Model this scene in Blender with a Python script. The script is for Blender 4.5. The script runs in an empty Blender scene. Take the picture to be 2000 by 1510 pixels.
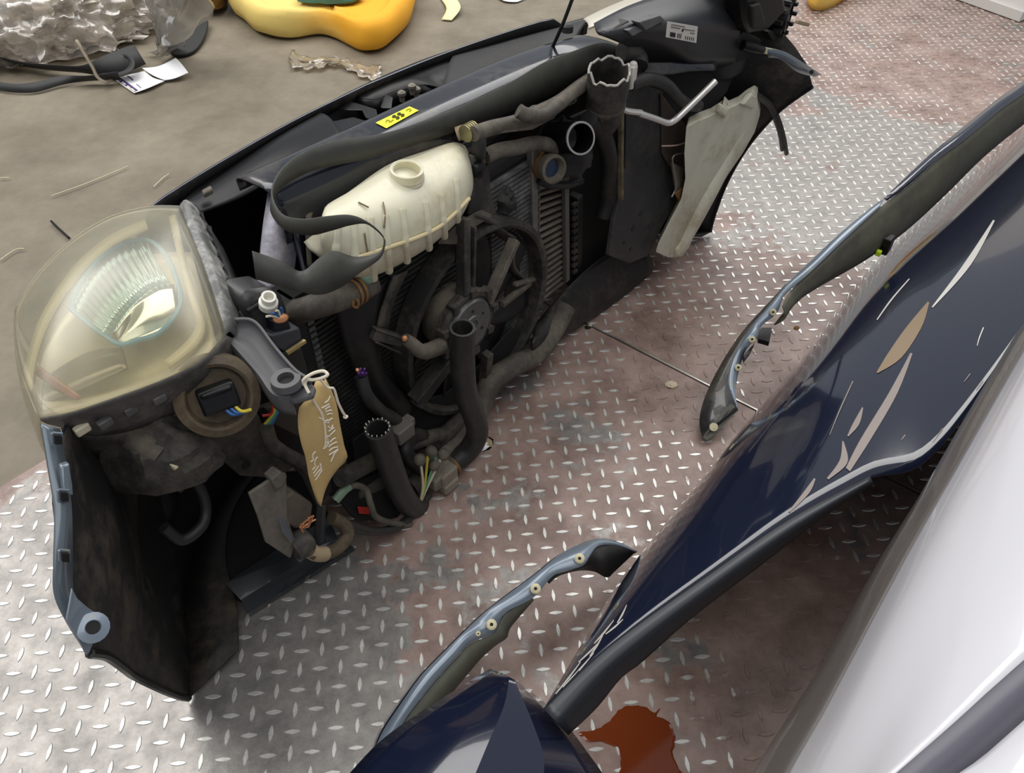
import bpy, bmesh, math, random
from mathutils import Vector, Matrix, noise
random.seed(7)
scene = bpy.context.scene
COL = scene.collection

# ------------------------------------------------------------------ camera, light, exposure
F = 1520.0                                   # focal length in pixels of the 2000x1510 frame
PITCH = math.radians(44.64)
CAM = Vector((0, 0, 1.25))
cam = bpy.data.cameras.new('camera'); cam.sensor_width = 36; cam.lens = F / 2000 * 36
cam.clip_start = 0.01; cam.clip_end = 100
camera = bpy.data.objects.new('camera', cam); COL.objects.link(camera)
camera.location = CAM; camera.rotation_euler = (math.pi / 2 - PITCH, 0, 0)
scene.camera = camera
world = bpy.data.worlds.new('workshop_daylight'); scene.world = world; world.use_nodes = True
wn = world.node_tree.nodes; wn['Background'].inputs[0].default_value = (0.80, 0.85, 0.92, 1); wn['Background'].inputs[1].default_value = 0.42
def roof_light(name, loc, size, energy, col=(1, .97, .92), target=None):
    l = bpy.data.lights.new(name, 'AREA'); l.shape = 'RECTANGLE'; l.size = size[0]; l.size_y = size[1]; l.energy = energy; l.color = col
    o = bpy.data.objects.new(name, l); COL.objects.link(o); o.location = loc
    if target is not None:
        d = Vector(target) - Vector(loc); o.rotation_euler = d.to_track_quat('-Z', 'Y').to_euler()
    return o
roof_light('roof_light', (-4.0, 3.4, 5.5), (5.0, 6.0), 430, (1, .98, .95))
roof_light('roof_light', (2.8, 7.2, 6.0), (8.0, 7.0), 700, (1, .98, .95))
roof_light('roof_light', (0.6, -1.5, 5.5), (5, 5), 150, (1, .98, .95))
scene.view_settings.view_transform = 'Standard'; scene.view_settings.look = 'None'
scene.view_settings.exposure = -0.14; scene.view_settings.gamma = 1.0; scene.view_settings.use_curve_mapping = False

# ------------------------------------------------------------------ frames and small vector tools
SP, CP = math.sin(PITCH), math.cos(PITCH)
FW, UP, RT = Vector((0, CP, -SP)), Vector((0, SP, CP)), Vector((1, 0, 0))
O = Vector((.025, 1.204, 0)); EU = Vector((.634, .773, 0)).normalized(); EN = Vector((EU.y, -EU.x, 0)); EZ = Vector((0, 0, 1))
def ray(px, py): return FW + (px - 1000) / F * RT - (py - 755) / F * UP
def W(u, n, z): return O + EU * u + EN * n + EZ * z       # car frame: across the car, towards its engine bay, up
def pn(px, py, n):
    r = ray(px, py); t = (n - (CAM - O).dot(EN)) / r.dot(EN); return CAM + r * t
def pz(px, py, z=0.0):
    r = ray(px, py); return CAM + r * ((z - CAM.z) / r.z)
def N(*pts): return [pn(*p) for p in pts]
def Z(*pts): return [pz(*p) for p in pts]
def cat(pts, per=6, closed=False):
    pts = [Vector(p) for p in pts]
    if len(pts) < 3 and not closed: 
        return [pts[0].lerp(pts[1], i / per) for i in range(per + 1)]
    n = len(pts); out = []
    for i in range(n if closed else n - 1):
        if closed: a, b, c, d = pts[(i - 1) % n], pts[i], pts[(i + 1) % n], pts[(i + 2) % n]
        else: a, b, c, d = pts[max(i - 1, 0)], pts[i], pts[i + 1], pts[min(i + 2, n - 1)]
        for k in range(per):
            t = k / per; t2 = t * t; t3 = t2 * t
            out.append(.5 * ((2 * b) + (c - a) * t + (2 * a - 5 * b + 4 * c - d) * t2 + (3 * b - 3 * c + d - a) * t3))
    if not closed: out.append(pts[-1])
    return out
def resample(pts, m):
    L = [0]
    for a, b in zip(pts, pts[1:]): L.append(L[-1] + (b - a).length)
    out = []; j = 0
    for i in range(m):
        s = L[-1] * i / (m - 1)
        while j < len(L) - 2 and L[j + 1] < s: j += 1
        d = L[j + 1] - L[j]
        out.append(pts[j].lerp(pts[j + 1], 0 if d < 1e-9 else min(1, (s - L[j]) / d)))
    return out
def frame(d):
    d = d.normalized(); a = Vector((0, 0, 1)) if abs(d.z) < .9 else Vector((1, 0, 0))
    x = a.cross(d).normalized(); return x, d.cross(x)

# ------------------------------------------------------------------ mesh collector
class G:
    def __init__(s): s.v = []; s.f = []
    def add(s, vs, fs):
        b = len(s.v); s.v += [Vector(x) for x in vs]; s.f += [tuple(b + i for i in f) for f in fs]; return s
    def box(s, c, hx, hy, hz):                      # centre and three half-axis vectors
        vs = [c + hx * a + hy * b + hz * d for d in (-1, 1) for b in (-1, 1) for a in (-1, 1)]
        return s.add(vs, [(0, 2, 3, 1), (4, 5, 7, 6), (0, 1, 5, 4), (2, 6, 7, 3), (0, 4, 6, 2), (1, 3, 7, 5)])
    def bar(s, a, b, w, h, up=EZ):                  # box beam from a to b
        d = (b - a); x = d.normalized().cross(up).normalized(); y = x.cross(d.normalized())
        return s.box((a + b) / 2, x * (w / 2), d / 2, y * (h / 2))
    def tube(s, pts, r, seg=10, per=5, openend=0, smooth=True):
        p = cat(pts, per) if smooth else [Vector(x) for x in pts]
        n = len(p); rr = r if callable(r) else (lambda t: r)
        t0 = (p[1] - p[0]).normalized(); x, y = frame(t0); rings = []
        for i in range(n):
            t = (p[min(i + 1, n - 1)] - p[max(i - 1, 0)]).normalized()
            x = (x - t * x.dot(t)).normalized(); y = t.cross(x); R = rr(i / (n - 1))
            rings.append([p[i] + (x * math.cos(2 * math.pi * k / seg) + y * math.sin(2 * math.pi * k / seg)) * R for k in range(seg)])
        def inner(ring, c, d, f, back): return [c + (q - c) * f + d * back for q in ring]
        pre, post = [], []
        if openend & 1:
            d = (p[1] - p[0]).normalized(); R = rr(0); pre = [inner(rings[0], p[0], d, .72, R * 1.8), inner(rings[0], p[0], d, .80, 0)]
        if openend & 2:
            d = (p[-2] - p[-1]).normalized(); R = rr(1); post = [inner(rings[-1], p[-1], d, .80, 0), inner(rings[-1], p[-1], d, .72, R * 1.8)]
        return s.rings(pre + rings + post)
    def rings(s, rings, cap=True, closed=True):
        seg = len(rings[0]); b = len(s.v); s.v += [Vector(q) for r in rings for q in r]
        for i in range(len(rings) - 1):
            for k in range(seg if closed else seg - 1):
                k2 = (k + 1) % seg; s.f.append((b + i * seg + k, b + i * seg + k2, b + (i + 1) * seg + k2, b + (i + 1) * seg + k))
        if cap and closed:
            s.f.append(tuple(b + k for k in reversed(range(seg)))); e = b + (len(rings) - 1) * seg; s.f.append(tuple(e + k for k in range(seg)))
        return s
    def lathe(s, c, d, prof, seg=20, cap=True, ex=1.0):
        d = d.normalized(); x, y = frame(d)
        return s.rings([[c + d * h + (x * math.cos(2 * math.pi * k / seg) * ex + y * math.sin(2 * math.pi * k / seg)) * r for k in range(seg)] for r, h in prof], cap)
    def grid(s, rows): return s.rings(rows, cap=False, closed=False)
    def poly(s, pts, vec):                          # outline extruded along vec
        n = len(pts); vs = list(pts) + [p + vec for p in pts]
        s.add(vs, [tuple(range(n)), tuple(reversed(range(n, 2 * n)))] + [(i, i + n, (i + 1) % n + n, (i + 1) % n) for i in range(n)]); return s
    def ribbon(s, a, b, m=40, per=6):               # sheet between two edge lines
        A = resample(cat(a, per), m); B = resample(cat(b, per), m); return s.grid([A, B])
    def sheet(s, lines, m=30, k=4, per=6):          # smooth sheet through several lines
        Ls = [resample(cat(l, per), m) for l in lines]
        cols = [cat([l[i] for l in Ls], k) for i in range(m)]
        return s.grid([[c[j] for c in cols] for j in range(len(cols[0]))])
    def coons(s, c0, c1, d0, d1, nu=16, nv=12, bulge=0.0, bvec=None):
        C0, C1 = resample(cat(c0), nu), resample(cat(c1), nu); D0, D1 = resample(cat(d0), nv), resample(cat(d1), nv)
        rows = []
        for j in range(nv):
            v = j / (nv - 1); row = []
            for i in range(nu):
                u = i / (nu - 1)
                p = C0[i] * (1 - v) + C1[i] * v + D0[j] * (1 - u) + D1[j] * u - (C0[0] * (1 - u) * (1 - v) + C0[-1] * u * (1 - v) + C1[0] * (1 - u) * v + C1[-1] * u * v)
                if bulge: p = p + bvec * (bulge * 16 * u * (1 - u) * v * (1 - v))
                row.append(p)
            rows.append(row)
        return s.grid(rows)

BASE = {}
def build(g, name, mat, parent=None, smooth=38, solid=0.0, bevel=0.0, sub=0, offset=0.0, mat2=None, label=None, seg=2):
    base = BASE[parent.name] if parent else None
    if base is None:
        xs = [p.x for p in g.v]; ys = [p.y for p in g.v]; zs = [p.z for p in g.v]
        base = Vector(((min(xs) + max(xs)) / 2, (min(ys) + max(ys)) / 2, min(zs)))
    me = bpy.data.meshes.new(name); me.from_pydata([tuple(p - base) for p in g.v], [], g.f)
    bm = bmesh.new(); bm.from_mesh(me); bmesh.ops.recalc_face_normals(bm, faces=bm.faces); bm.to_mesh(me); bm.free()
    me.materials.append(mat)
    if mat2: me.materials.append(mat2)
    if smooth:
        me.shade_smooth()
        if smooth < 180: me.set_sharp_from_angle(angle=math.radians(smooth))
    o = bpy.data.objects.new(name, me); COL.objects.link(o)
    if parent: o.parent = parent
    else: o.location = base
    BASE[o.name] = base
    if solid:
        m = o.modifiers.new('thickness', 'SOLIDIFY'); m.thickness = solid; m.offset = offset
        if mat2: m.material_offset = 1; m.material_offset_rim = 0
    if bevel:
        m = o.modifiers.new('bevel', 'BEVEL'); m.width = bevel; m.segments = seg; m.limit_method = 'ANGLE'; m.angle_limit = math.radians(35)
    if sub:
        m = o.modifiers.new('smooth', 'SUBSURF'); m.levels = sub; m.render_levels = sub
    if label: o['label'] = label
    return o
def thing(name, label, cat_, loc, group=None):
    o = bpy.data.objects.new(name, None); COL.objects.link(o); o.location = loc; o.empty_display_size = .05
    o['label'] = label; o['category'] = cat_
    if group: o['group'] = group
    BASE[o.name] = Vector(loc); return o
def tag(o, label, cat_, group=None):
    o['label'] = label; o['category'] = cat_
    if group: o['group'] = group
    return o
def struct(o): o['kind'] = 'structure'; return o

# ------------------------------------------------------------------ materials
def mat(name, col, rough=.5, metal=0, coat=0, nz=None, bump=0, bscale=60, sss=0, alpha=None, spec=.5):
    """nz = (colour2, scale, low, high): patches of a second colour"""
    m = bpy.data.materials.new(name); m.use_nodes = True; t = m.node_tree; b = t.nodes['Principled BSDF']
    b.inputs['Base Color'].default_value = (*col, 1); b.inputs['Roughness'].default_value = rough; b.inputs['Metallic'].default_value = metal
    b.inputs['Coat Weight'].default_value = coat; b.inputs['Coat Roughness'].default_value = .04; b.inputs['Specular IOR Level'].default_value = spec
    tc = t.nodes.new('ShaderNodeTexCoord')
    if nz:
        n = t.nodes.new('ShaderNodeTexNoise'); n.inputs['Scale'].default_value = nz[1]; n.inputs['Detail'].default_value = 6; n.inputs['Roughness'].default_value = .65
        t.links.new(tc.outputs['Object'], n.inputs['Vector'])
        r = t.nodes.new('ShaderNodeValToRGB'); r.color_ramp.elements[0].position = nz[2]; r.color_ramp.elements[1].position = nz[3]
        r.color_ramp.elements[0].color = (*col, 1); r.color_ramp.elements[1].color = (*nz[0], 1)
        nf = t.nodes.new('ShaderNodeTexNoise'); nf.inputs['Scale'].default_value = nz[1] * 7; nf.inputs['Detail'].default_value = 5; nf.inputs['Roughness'].default_value = .7
        t.links.new(tc.outputs['Object'], nf.inputs['Vector'])
        mm = t.nodes.new('ShaderNodeMath'); mm.operation = 'MULTIPLY_ADD'; mm.inputs[1].default_value = .45; mm2 = t.nodes.new('ShaderNodeMath'); mm2.operation = 'SUBTRACT'; mm2.inputs[1].default_value = .225
        t.links.new(nf.outputs['Fac'], mm.inputs[0]); t.links.new(n.outputs['Fac'], mm.inputs[2]); t.links.new(mm.outputs[0], mm2.inputs[0])
        t.links.new(mm2.outputs[0], r.inputs['Fac']); t.links.new(r.outputs['Color'], b.inputs['Base Color'])
        mr = t.nodes.new('ShaderNodeMapRange'); mr.inputs['From Min'].default_value = nz[2]; mr.inputs['From Max'].default_value = nz[3]
        mr.inputs['To Min'].default_value = rough; mr.inputs['To Max'].default_value = min(1, rough + .3)
        t.links.new(n.outputs['Fac'], mr.inputs['Value']); t.links.new(mr.outputs['Result'], b.inputs['Roughness'])
    if bump:
        n2 = t.nodes.new('ShaderNodeTexNoise'); n2.inputs['Scale'].default_value = bscale; n2.inputs['Detail'].default_value = 4
        bp = t.nodes.new('ShaderNodeBump'); bp.inputs['Strength'].default_value = bump; bp.inputs['Distance'].default_value = .004
        t.links.new(tc.outputs['Object'], n2.inputs['Vector']); t.links.new(n2.outputs['Fac'], bp.inputs['Height']); t.links.new(bp.outputs['Normal'], b.inputs['Normal'])
    if sss:
        b.inputs['Subsurface Weight'].default_value = sss; b.inputs['Subsurface Radius'].default_value = (.03, .025, .015); b.inputs['Subsurface Scale'].default_value = .5
    return m
def film(name, tint, haze, hazecol, rough=.08, gloss=.25):
    """thin see-through plastic: clear, hazy and shiny at once"""
    m = bpy.data.materials.new(name); m.use_nodes = True; t = m.node_tree; t.nodes.clear()
    out = t.nodes.new('ShaderNodeOutputMaterial'); tr = t.nodes.new('ShaderNodeBsdfTransparent'); tr.inputs[0].default_value = (*tint, 1)
    df = t.nodes.new('ShaderNodeBsdfDiffuse'); df.inputs[0].default_value = (*hazecol, 1)
    tl = t.nodes.new('ShaderNodeBsdfTranslucent'); tl.inputs[0].default_value = (*hazecol, 1)
    gl = t.nodes.new('ShaderNodeBsdfGlossy'); gl.inputs['Roughness'].default_value = rough
    lw = t.nodes.new('ShaderNodeLayerWeight'); lw.inputs['Blend'].default_value = gloss
    m0 = t.nodes.new('ShaderNodeMixShader'); m0.inputs[0].default_value = .5
    m1 = t.nodes.new('ShaderNodeMixShader'); m2 = t.nodes.new('ShaderNodeMixShader')
    n = t.nodes.new('ShaderNodeTexNoise'); n.inputs['Scale'].default_value = 14; n.inputs['Detail'].default_value = 5
    tc = t.nodes.new('ShaderNodeTexCoord'); t.links.new(tc.outputs['Object'], n.inputs['Vector'])
    mr = t.nodes.new('ShaderNodeMapRange'); mr.inputs['From Min'].default_value = .3; mr.inputs['From Max'].default_value = .7
    mr.inputs['To Min'].default_value = haze * .5; mr.inputs['To Max'].default_value = min(1, haze * 1.5)
    t.links.new(n.outputs['Fac'], mr.inputs['Value']); t.links.new(mr.outputs['Result'], m1.inputs[0])
    t.links.new(df.outputs[0], m0.inputs[1]); t.links.new(tl.outputs[0], m0.inputs[2])
    t.links.new(tr.outputs[0], m1.inputs[1]); t.links.new(m0.outputs[0], m1.inputs[2])
    t.links.new(lw.outputs['Facing'], m2.inputs[0]); t.links.new(m1.outputs[0], m2.inputs[1]); t.links.new(gl.outputs[0], m2.inputs[2])
    t.links.new(m2.outputs[0], out.inputs[0]); return m
def plate_mat(name, bias):
    """red-brown floor paint worn through to bare steel in patches"""
    m = bpy.data.materials.new(name); m.use_nodes = True; t = m.node_tree; b = t.nodes['Principled BSDF']
    g = t.nodes.new('ShaderNodeNewGeometry')
    def nz(sc, det, ro, off=0):
        n = t.nodes.new('ShaderNodeTexNoise'); n.inputs['Scale'].default_value = sc; n.inputs['Detail'].default_value = det; n.inputs['Roughness'].default_value = ro
        if off:
            a = t.nodes.new('ShaderNodeVectorMath'); a.operation = 'ADD'; a.inputs[1].default_value = (off, off * .7, 0); t.links.new(g.outputs['Position'], a.inputs[0]); t.links.new(a.outputs[0], n.inputs['Vector'])
        else: t.links.new(g.outputs['Position'], n.inputs['Vector'])
        return n.outputs['Fac']
    def mth(op, a, bb, clamp=False):
        n = t.nodes.new('ShaderNodeMath'); n.operation = op; n.use_clamp = clamp
        for i, x in enumerate((a, bb)):
            if isinstance(x, (int, float)): n.inputs[i].default_value = x
            else: t.links.new(x, n.inputs[i])
        return n.outputs[0]
    def spot(cx, cy, r):        # soft round patch: bare steel where added, paint kept where subtracted
        v = t.nodes.new('ShaderNodeVectorMath'); v.operation = 'DISTANCE'; v.inputs[1].default_value = (cx, cy, 0); t.links.new(g.outputs['Position'], v.inputs[0])
        mr = t.nodes.new('ShaderNodeMapRange'); mr.inputs['From Min'].default_value = r; mr.inputs['From Max'].default_value = r * .35; mr.interpolation_type = 'SMOOTHSTEP'
        t.links.new(v.outputs['Value'], mr.inputs['Value']); return mr.outputs[0]
    worn = mth('ADD', mth('MULTIPLY', spot(-.75, .45, .75), .34), mth('MULTIPLY', spot(1.0, 2.25, .75), .26))
    worn = mth('ADD', worn, mth('MULTIPLY', spot(-.25, .95, .8), .07))
    worn = mth('SUBTRACT', worn, mth('MULTIPLY', spot(.62, 1.25, .45), .10))
    if bias > .1: worn = mth('SUBTRACT', worn, mth('ADD', mth('MULTIPLY', spot(.50, 1.28, .42), .22), mth('MULTIPLY', spot(1.75, 2.75, .9), .22)))
    if bias > .1: worn = mth('SUBTRACT', worn, mth('MULTIPLY', spot(.52, .62, .48), .30))  # shade beside the white car put into the tread colour, treads painted over
    k = mth('ADD', mth('ADD', mth('MULTIPLY', nz(5, 8, .62), 1.0), mth('MULTIPLY', nz(38, 6, .7, 3.1), .35)), worn)  # worn sums the round patches and, on the treads, the shade beside the white car
    mr = t.nodes.new('ShaderNodeMapRange'); mr.inputs['From Min'].default_value = .765 - bias; mr.inputs['From Max'].default_value = .835 - bias
    t.links.new(k, mr.inputs['Value']); mask = mr.outputs['Result']
    # paint colour with dirt
    pr = t.nodes.new('ShaderNodeValToRGB'); pr.color_ramp.elements[0].position = .34; pr.color_ramp.elements[1].position = .66
    pr.color_ramp.elements[0].color = (.165, .104, .084, 1); pr.color_ramp.elements[1].color = (.37, .265, .228, 1); t.links.new(nz(9, 6, .7, 7.7), pr.inputs['Fac'])
    sr = t.nodes.new('ShaderNodeValToRGB'); sr.color_ramp.elements[0].position = .3; sr.color_ramp.elements[1].position = .75
    k0, k1 = ((.185, .178, .170, 1), (.39, .362, .335, 1)) if bias < .1 else ((.50, .49, .46, 1), (.80, .78, .74, 1))
    sr.color_ramp.elements[0].color = k0; sr.color_ramp.elements[1].color = k1; t.links.new(nz(26, 6, .75, 1.9), sr.inputs['Fac'])
    mx = t.nodes.new('ShaderNodeMixRGB'); t.links.new(mask, mx.inputs[0]); t.links.new(pr.outputs[0], mx.inputs[1]); t.links.new(sr.outputs[0], mx.inputs[2])
    t.links.new(mx.outputs[0], b.inputs['Base Color'])
    t.links.new(mth('MULTIPLY', mask, .55 if bias < .1 else .6), b.inputs['Metallic'])
    ro = t.nodes.new('ShaderNodeMapRange'); ro.inputs['From Min'].default_value = .3; ro.inputs['From Max'].default_value = .7; ro.inputs['To Min'].default_value = .28; ro.inputs['To Max'].default_value = .52
    t.links.new(nz(12, 5, .6, 5.0), ro.inputs['Value']); t.links.new(ro.outputs[0], b.inputs['Roughness'])
    bp = t.nodes.new('ShaderNodeBump'); bp.inputs['Strength'].default_value = .25; bp.inputs['Distance'].default_value = .002
    t.links.new(nz(90, 4, .6), bp.inputs['Height']); t.links.new(bp.outputs[0], b.inputs['Normal'])
    return m
def concrete_mat():
    m = bpy.data.materials.new('dusty_concrete'); m.use_nodes = True; t = m.node_tree; b = t.nodes['Principled BSDF']
    g = t.nodes.new('ShaderNodeNewGeometry')
    def nz(sc, det, ro):
        n = t.nodes.new('ShaderNodeTexNoise'); n.inputs['Scale'].default_value = sc; n.inputs['Detail'].default_value = det; n.inputs['Roughness'].default_value = ro
        t.links.new(g.outputs['Position'], n.inputs['Vector']); return n.outputs['Fac']
    r = t.nodes.new('ShaderNodeValToRGB'); e = r.color_ramp.elements; e[0].position = .3; e[1].position = .72; e[0].color = (.125, .103, .072, 1); e[1].color = (.245, .212, .155, 1)
    t.links.new(nz(3.5, 9, .7), r.inputs['Fac'])
    r2 = t.nodes.new('ShaderNodeValToRGB'); e = r2.color_ramp.elements; e[0].position = .66; e[1].position = .76; e[0].color = (0, 0, 0, 1); e[1].color = (.55, .55, .55, 1)
    t.links.new(nz(70, 5, .75), r2.inputs['Fac'])
    mx = t.nodes.new('ShaderNodeMixRGB'); mx.inputs[2].default_value = (.40, .35, .25, 1); t.links.new(r2.outputs[0], mx.inputs[0]); t.links.new(r.outputs[0], mx.inputs[1])
    t.links.new(mx.outputs[0], b.inputs['Base Color']); b.inputs['Roughness'].default_value = .62
    bp = t.nodes.new('ShaderNodeBump'); bp.inputs['Strength'].default_value = .3; bp.inputs['Distance'].default_value = .003
    t.links.new(nz(140, 4, .6), bp.inputs['Height']); t.links.new(bp.outputs[0], b.inputs['Normal']); return m

M_concrete = concrete_mat()
M_plate = plate_mat('worn_red_brown_plate', 0.0)
M_tread = plate_mat('rubbed_tread', .34)
M_edge = mat('bright_plate_edge', (.55, .55, .53), .3, .9)
M_blk = mat('black_plastic', (.006, .006, .007), .36, spec=.28)
M_blkm = mat('matt_black_plastic', (.010, .010, .010), .55, nz=((.036, .030, .024), 9, .52, .78))
M_inner = mat('black_inner_bumper', (.009, .009, .009), .6, nz=((.070, .054, .038), 5, .52, .74))
M_dust = mat('dusty_black_plastic', (.022, .021, .020), .6, nz=((.105, .090, .070), 11, .42, .72))
M_dusty2 = mat('heavy_dust_plastic', (.07, .06, .048), .7, nz=((.17, .145, .11), 10, .4, .7))
M_rub = mat('black_rubber_hose', (.020, .020, .020), .5, nz=((.055, .048, .040), 12, .5, .75))
M_rubd = mat('dusty_rubber_hose', (.055, .048, .040), .65, nz=((.15, .13, .10), 10, .4, .7))
M_blue = mat('dark_blue_car_paint', (.007, .010, .026), .16, .0, 1.0)
M_bluesc = mat('scratched_dark_blue_paint', (.008, .011, .026), .12, .0, 1.0)
M_metalblk = mat('dark_blue_black_metal', (.012, .014, .022), .22, .3, .6, nz=((.09, .078, .062), 7, .52, .78))
M_steel = mat('dull_steel', (.45, .44, .42), .38, .9)
M_leglit = mat('lit_leg_metal', (.36, .35, .40), .34, .6, nz=((.20, .19, .21), 20, .4, .7))  # silvery light on the front panel leg put into the metal colour
M_fin = mat('radiator_fin', (.030, .030, .030), .5, .3, nz=((.075, .070, .060), 14, .45, .75))
M_fing = mat('grey_corroded_fin', (.12, .125, .125), .5, .5, nz=((.26, .26, .25), 24, .45, .7))
M_bar = mat('dusty_aluminium_bar', (.20, .175, .14), .55, .4, nz=((.10, .09, .075), 18, .4, .7))
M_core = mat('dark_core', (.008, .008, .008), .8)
M_tank = mat('cream_translucent_plastic', (.66, .63, .48), .34, sss=.3, nz=((.52, .42, .24), 7, .50, .78))
M_tank2 = mat('milky_washer_plastic', (.62, .60, .49), .42, sss=.25, nz=((.36, .30, .19), 8, .5, .8))
M_lens = film('hazy_yellowed_lens', (.96, .94, .86), .17, (.72, .67, .50), .28, .13)
M_bezel = mat('ivory_lamp_bezel', (.62, .57, .42), .4)
M_lampg = mat('grey_lamp_housing', (.075, .073, .075), .45, nz=((.17, .165, .16), 12, .45, .7))
M_armg = mat('grey_plastic_arm', (.085, .085, .09), .42)
M_reflect = mat('lamp_reflector_silver', (.62, .66, .66), .16, .85)
M_bluegl = mat('blue_tinted_reflector', (.42, .62, .68), .12, .7)
M_bluel = mat('blue_lamp_edge', (.10, .32, .50), .2)
M_flange = mat('blue_grey_flange_paint', (.11, .138, .165), .3, .3, .5)
M_flangel = mat('lit_blue_flange_paint', (.21, .255, .31), .3, .35, .5, nz=((.30, .28, .20), 14, .55, .75))  # light falling on the lips and bracket put into a paler flange blue
M_olive = mat('olive_grey_primer', (.075, .072, .055), .5, nz=((.12, .12, .085), 5, .4, .7))
M_brown = mat('rusty_brown', (.16, .075, .025), .75, nz=((.30, .16, .05), 30, .4, .7))
M_tan = mat('tan_tape', (.36, .28, .17), .7)
M_brownr = mat('dirty_brown_ring', (.07, .052, .032), .7, nz=((.15, .115, .07), 14, .4, .7))
M_ecu = mat('dusty_grey_brown_metal', (.17, .15, .125), .65, .2, nz=((.10, .09, .075), 16, .4, .7))
M_kraft = mat('kraft_paper', (.56, .40, .17), .8, nz=((.49, .33, .13), 10, .4, .7))
M_white = mat('white_plastic', (.78, .76, .68), .4)
M_string = mat('white_string', (.75, .68, .55), .9)
M_ink = mat('white_ink', (.85, .82, .72), .7)
M_yel = mat('yellow_sticker', (.88, .88, .03), .5)
M_inkb = mat('dark_print', (.05, .05, .01), .6)
M_paperw = mat('white_paper', (.86, .86, .88), .7)
M_purple = mat('purple_print', (.06, .03, .16), .6)
M_label = mat('grey_white_label', (.60, .57, .52), .6)
M_strap = mat('black_olive_strap', (.034, .034, .028), .48, nz=((.058, .057, .046), 6, .4, .7))
M_carw = mat('white_car_paint', (.60, .59, .62), .22, 0, .6)
M_carg = mat('grey_car_band', (.095, .092, .115), .35)
M_foam = mat('yellow_foam', (.80, .55, .13), .8, nz=((.86, .40, .03), 3.5, .46, .6), bump=.25, bscale=35)
def foam_mat():
    m = mat('yellow_to_orange_foam', (.82, .58, .14), .8, bump=.25, bscale=35); t = m.node_tree; b = t.nodes['Principled BSDF']
    tc = t.nodes.new('ShaderNodeTexCoord'); sx = t.nodes.new('ShaderNodeSeparateXYZ'); n = t.nodes.new('ShaderNodeTexNoise'); n.inputs['Scale'].default_value = 4; n.inputs['Detail'].default_value = 5
    t.links.new(tc.outputs['Object'], sx.inputs[0]); t.links.new(tc.outputs['Object'], n.inputs['Vector'])
    ad = t.nodes.new('ShaderNodeMath'); ad.operation = 'MULTIPLY_ADD'; ad.inputs[1].default_value = .5; t.links.new(n.outputs['Fac'], ad.inputs[0]); t.links.new(sx.outputs[0], ad.inputs[2])
    r = t.nodes.new('ShaderNodeValToRGB'); e = r.color_ramp.elements; e[0].position = .22; e[0].color = (.80, .60, .18, 1); e[1].position = .42; e[1].color = (.84, .40, .02, 1)
    t.links.new(ad.outputs[0], r.inputs[0]); t.links.new(r.outputs[0], b.inputs['Base Color']); return m
M_foamg = foam_mat()
M_foam2 = mat('brown_foam', (.44, .25, .07), .85, nz=((.22, .13, .05), 5, .4, .65), bump=.4, bscale=25)
M_foamp = mat('pale_foam', (.84, .68, .33), .8)
M_teal = mat('teal_plastic', (.03, .15, .19), .5)
M_film = film('clear_crumpled_film', (.95, .93, .90), .52, (.78, .72, .64), .12, .30)
M_film2 = film('grey_film', (.80, .80, .78), .42, (.42, .40, .38), .15, .25)
M_scrap = film('scrap_film', (.95, .94, .9), .62, (.66, .58, .46), .15, .22)
M_web = mat('black_webbing', (.030, .030, .030), .7)
M_rug = mat('black_rubber_mat', (.015, .016, .016), .7)
M_straw = mat('pale_fibre', (.55, .47, .33), .8)
M_notes = mat('pale_yellow_paper', (.78, .74, .40), .7)
M_copper = mat('copper_wire_end', (.55, .25, .12), .4, .7)
M_wires = {k: mat('wire_' + k, c, .45) for k, c in dict(red=(.5, .03, .02), green=(.10, .32, .20), blue=(.02, .10, .30), yellow=(.60, .50, .05), white=(.68, .64, .5), purple=(.12, .03, .25), teal=(.04, .25, .30)).items()}
M_neon = mat('yellow_green_clip', (.60, .80, .02), .4)
M_clip = mat('cream_clip', (.62, .56, .36), .5, nz=((.40, .36, .24), 40, .4, .7))
M_scr = mat('pale_scratch', (.24, .20, .18), .4)
M_scrb = mat('tan_scuff', (.22, .155, .09), .45)
M_scrw = mat('silver_scratch', (.70, .68, .64), .35, .4)
def spill_mat():
    m = mat('rust_red_fluid', (.17, .035, .010), .10, 0, 0); return m
M_spill = spill_mat()

# ------------------------------------------------------------------ floor: concrete and two tread plates
from mathutils.bvhtree import BVHTree
PT = .005                                                    # plate thickness; the plate tops lie at z = 0
g = G(); g.add([(-8, -4, -PT), (9, -4, -PT), (9, 12, -PT), (-8, 12, -PT)], [(0, 1, 2, 3)])
floor = struct(build(g, 'floor', M_concrete, smooth=0)); floor['label'] = 'dusty brown-grey concrete floor'
S0 = pz(1135, 628).xy; S1 = pz(1815, 975).xy; SD = (S1 - S0).normalized(); SN = Vector((-SD.y, SD.x))   # seam between the plates
E0 = pz(42, 926).xy
def sol(a, b): return E0 + SD * a + SN * b                    # plate frame: along the seam from the concrete edge, across it
b0 = (S0 - E0).dot(SN)
def plate(name, a0, a1, c0, c1, label):
    q = [sol(a0, c0), sol(a1, c0), sol(a1, c1), sol(a0, c1)]; g = G()
    g.poly([Vector((p.x, p.y, 0)) for p in q], Vector((0, 0, -PT)))
    o = struct(build(g, name, M_plate, smooth=0, label=label)); return o
plate_a = plate('floor_plate', 0, 4.2, -3.2, b0 - .0025, 'worn red-brown steel tread plate under the car front end, near side of the seam')
plate_b = plate('floor_plate', 0, 4.2, b0 + .0025, b0 + 4.6, 'worn red-brown steel tread plate beyond the seam')
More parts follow.
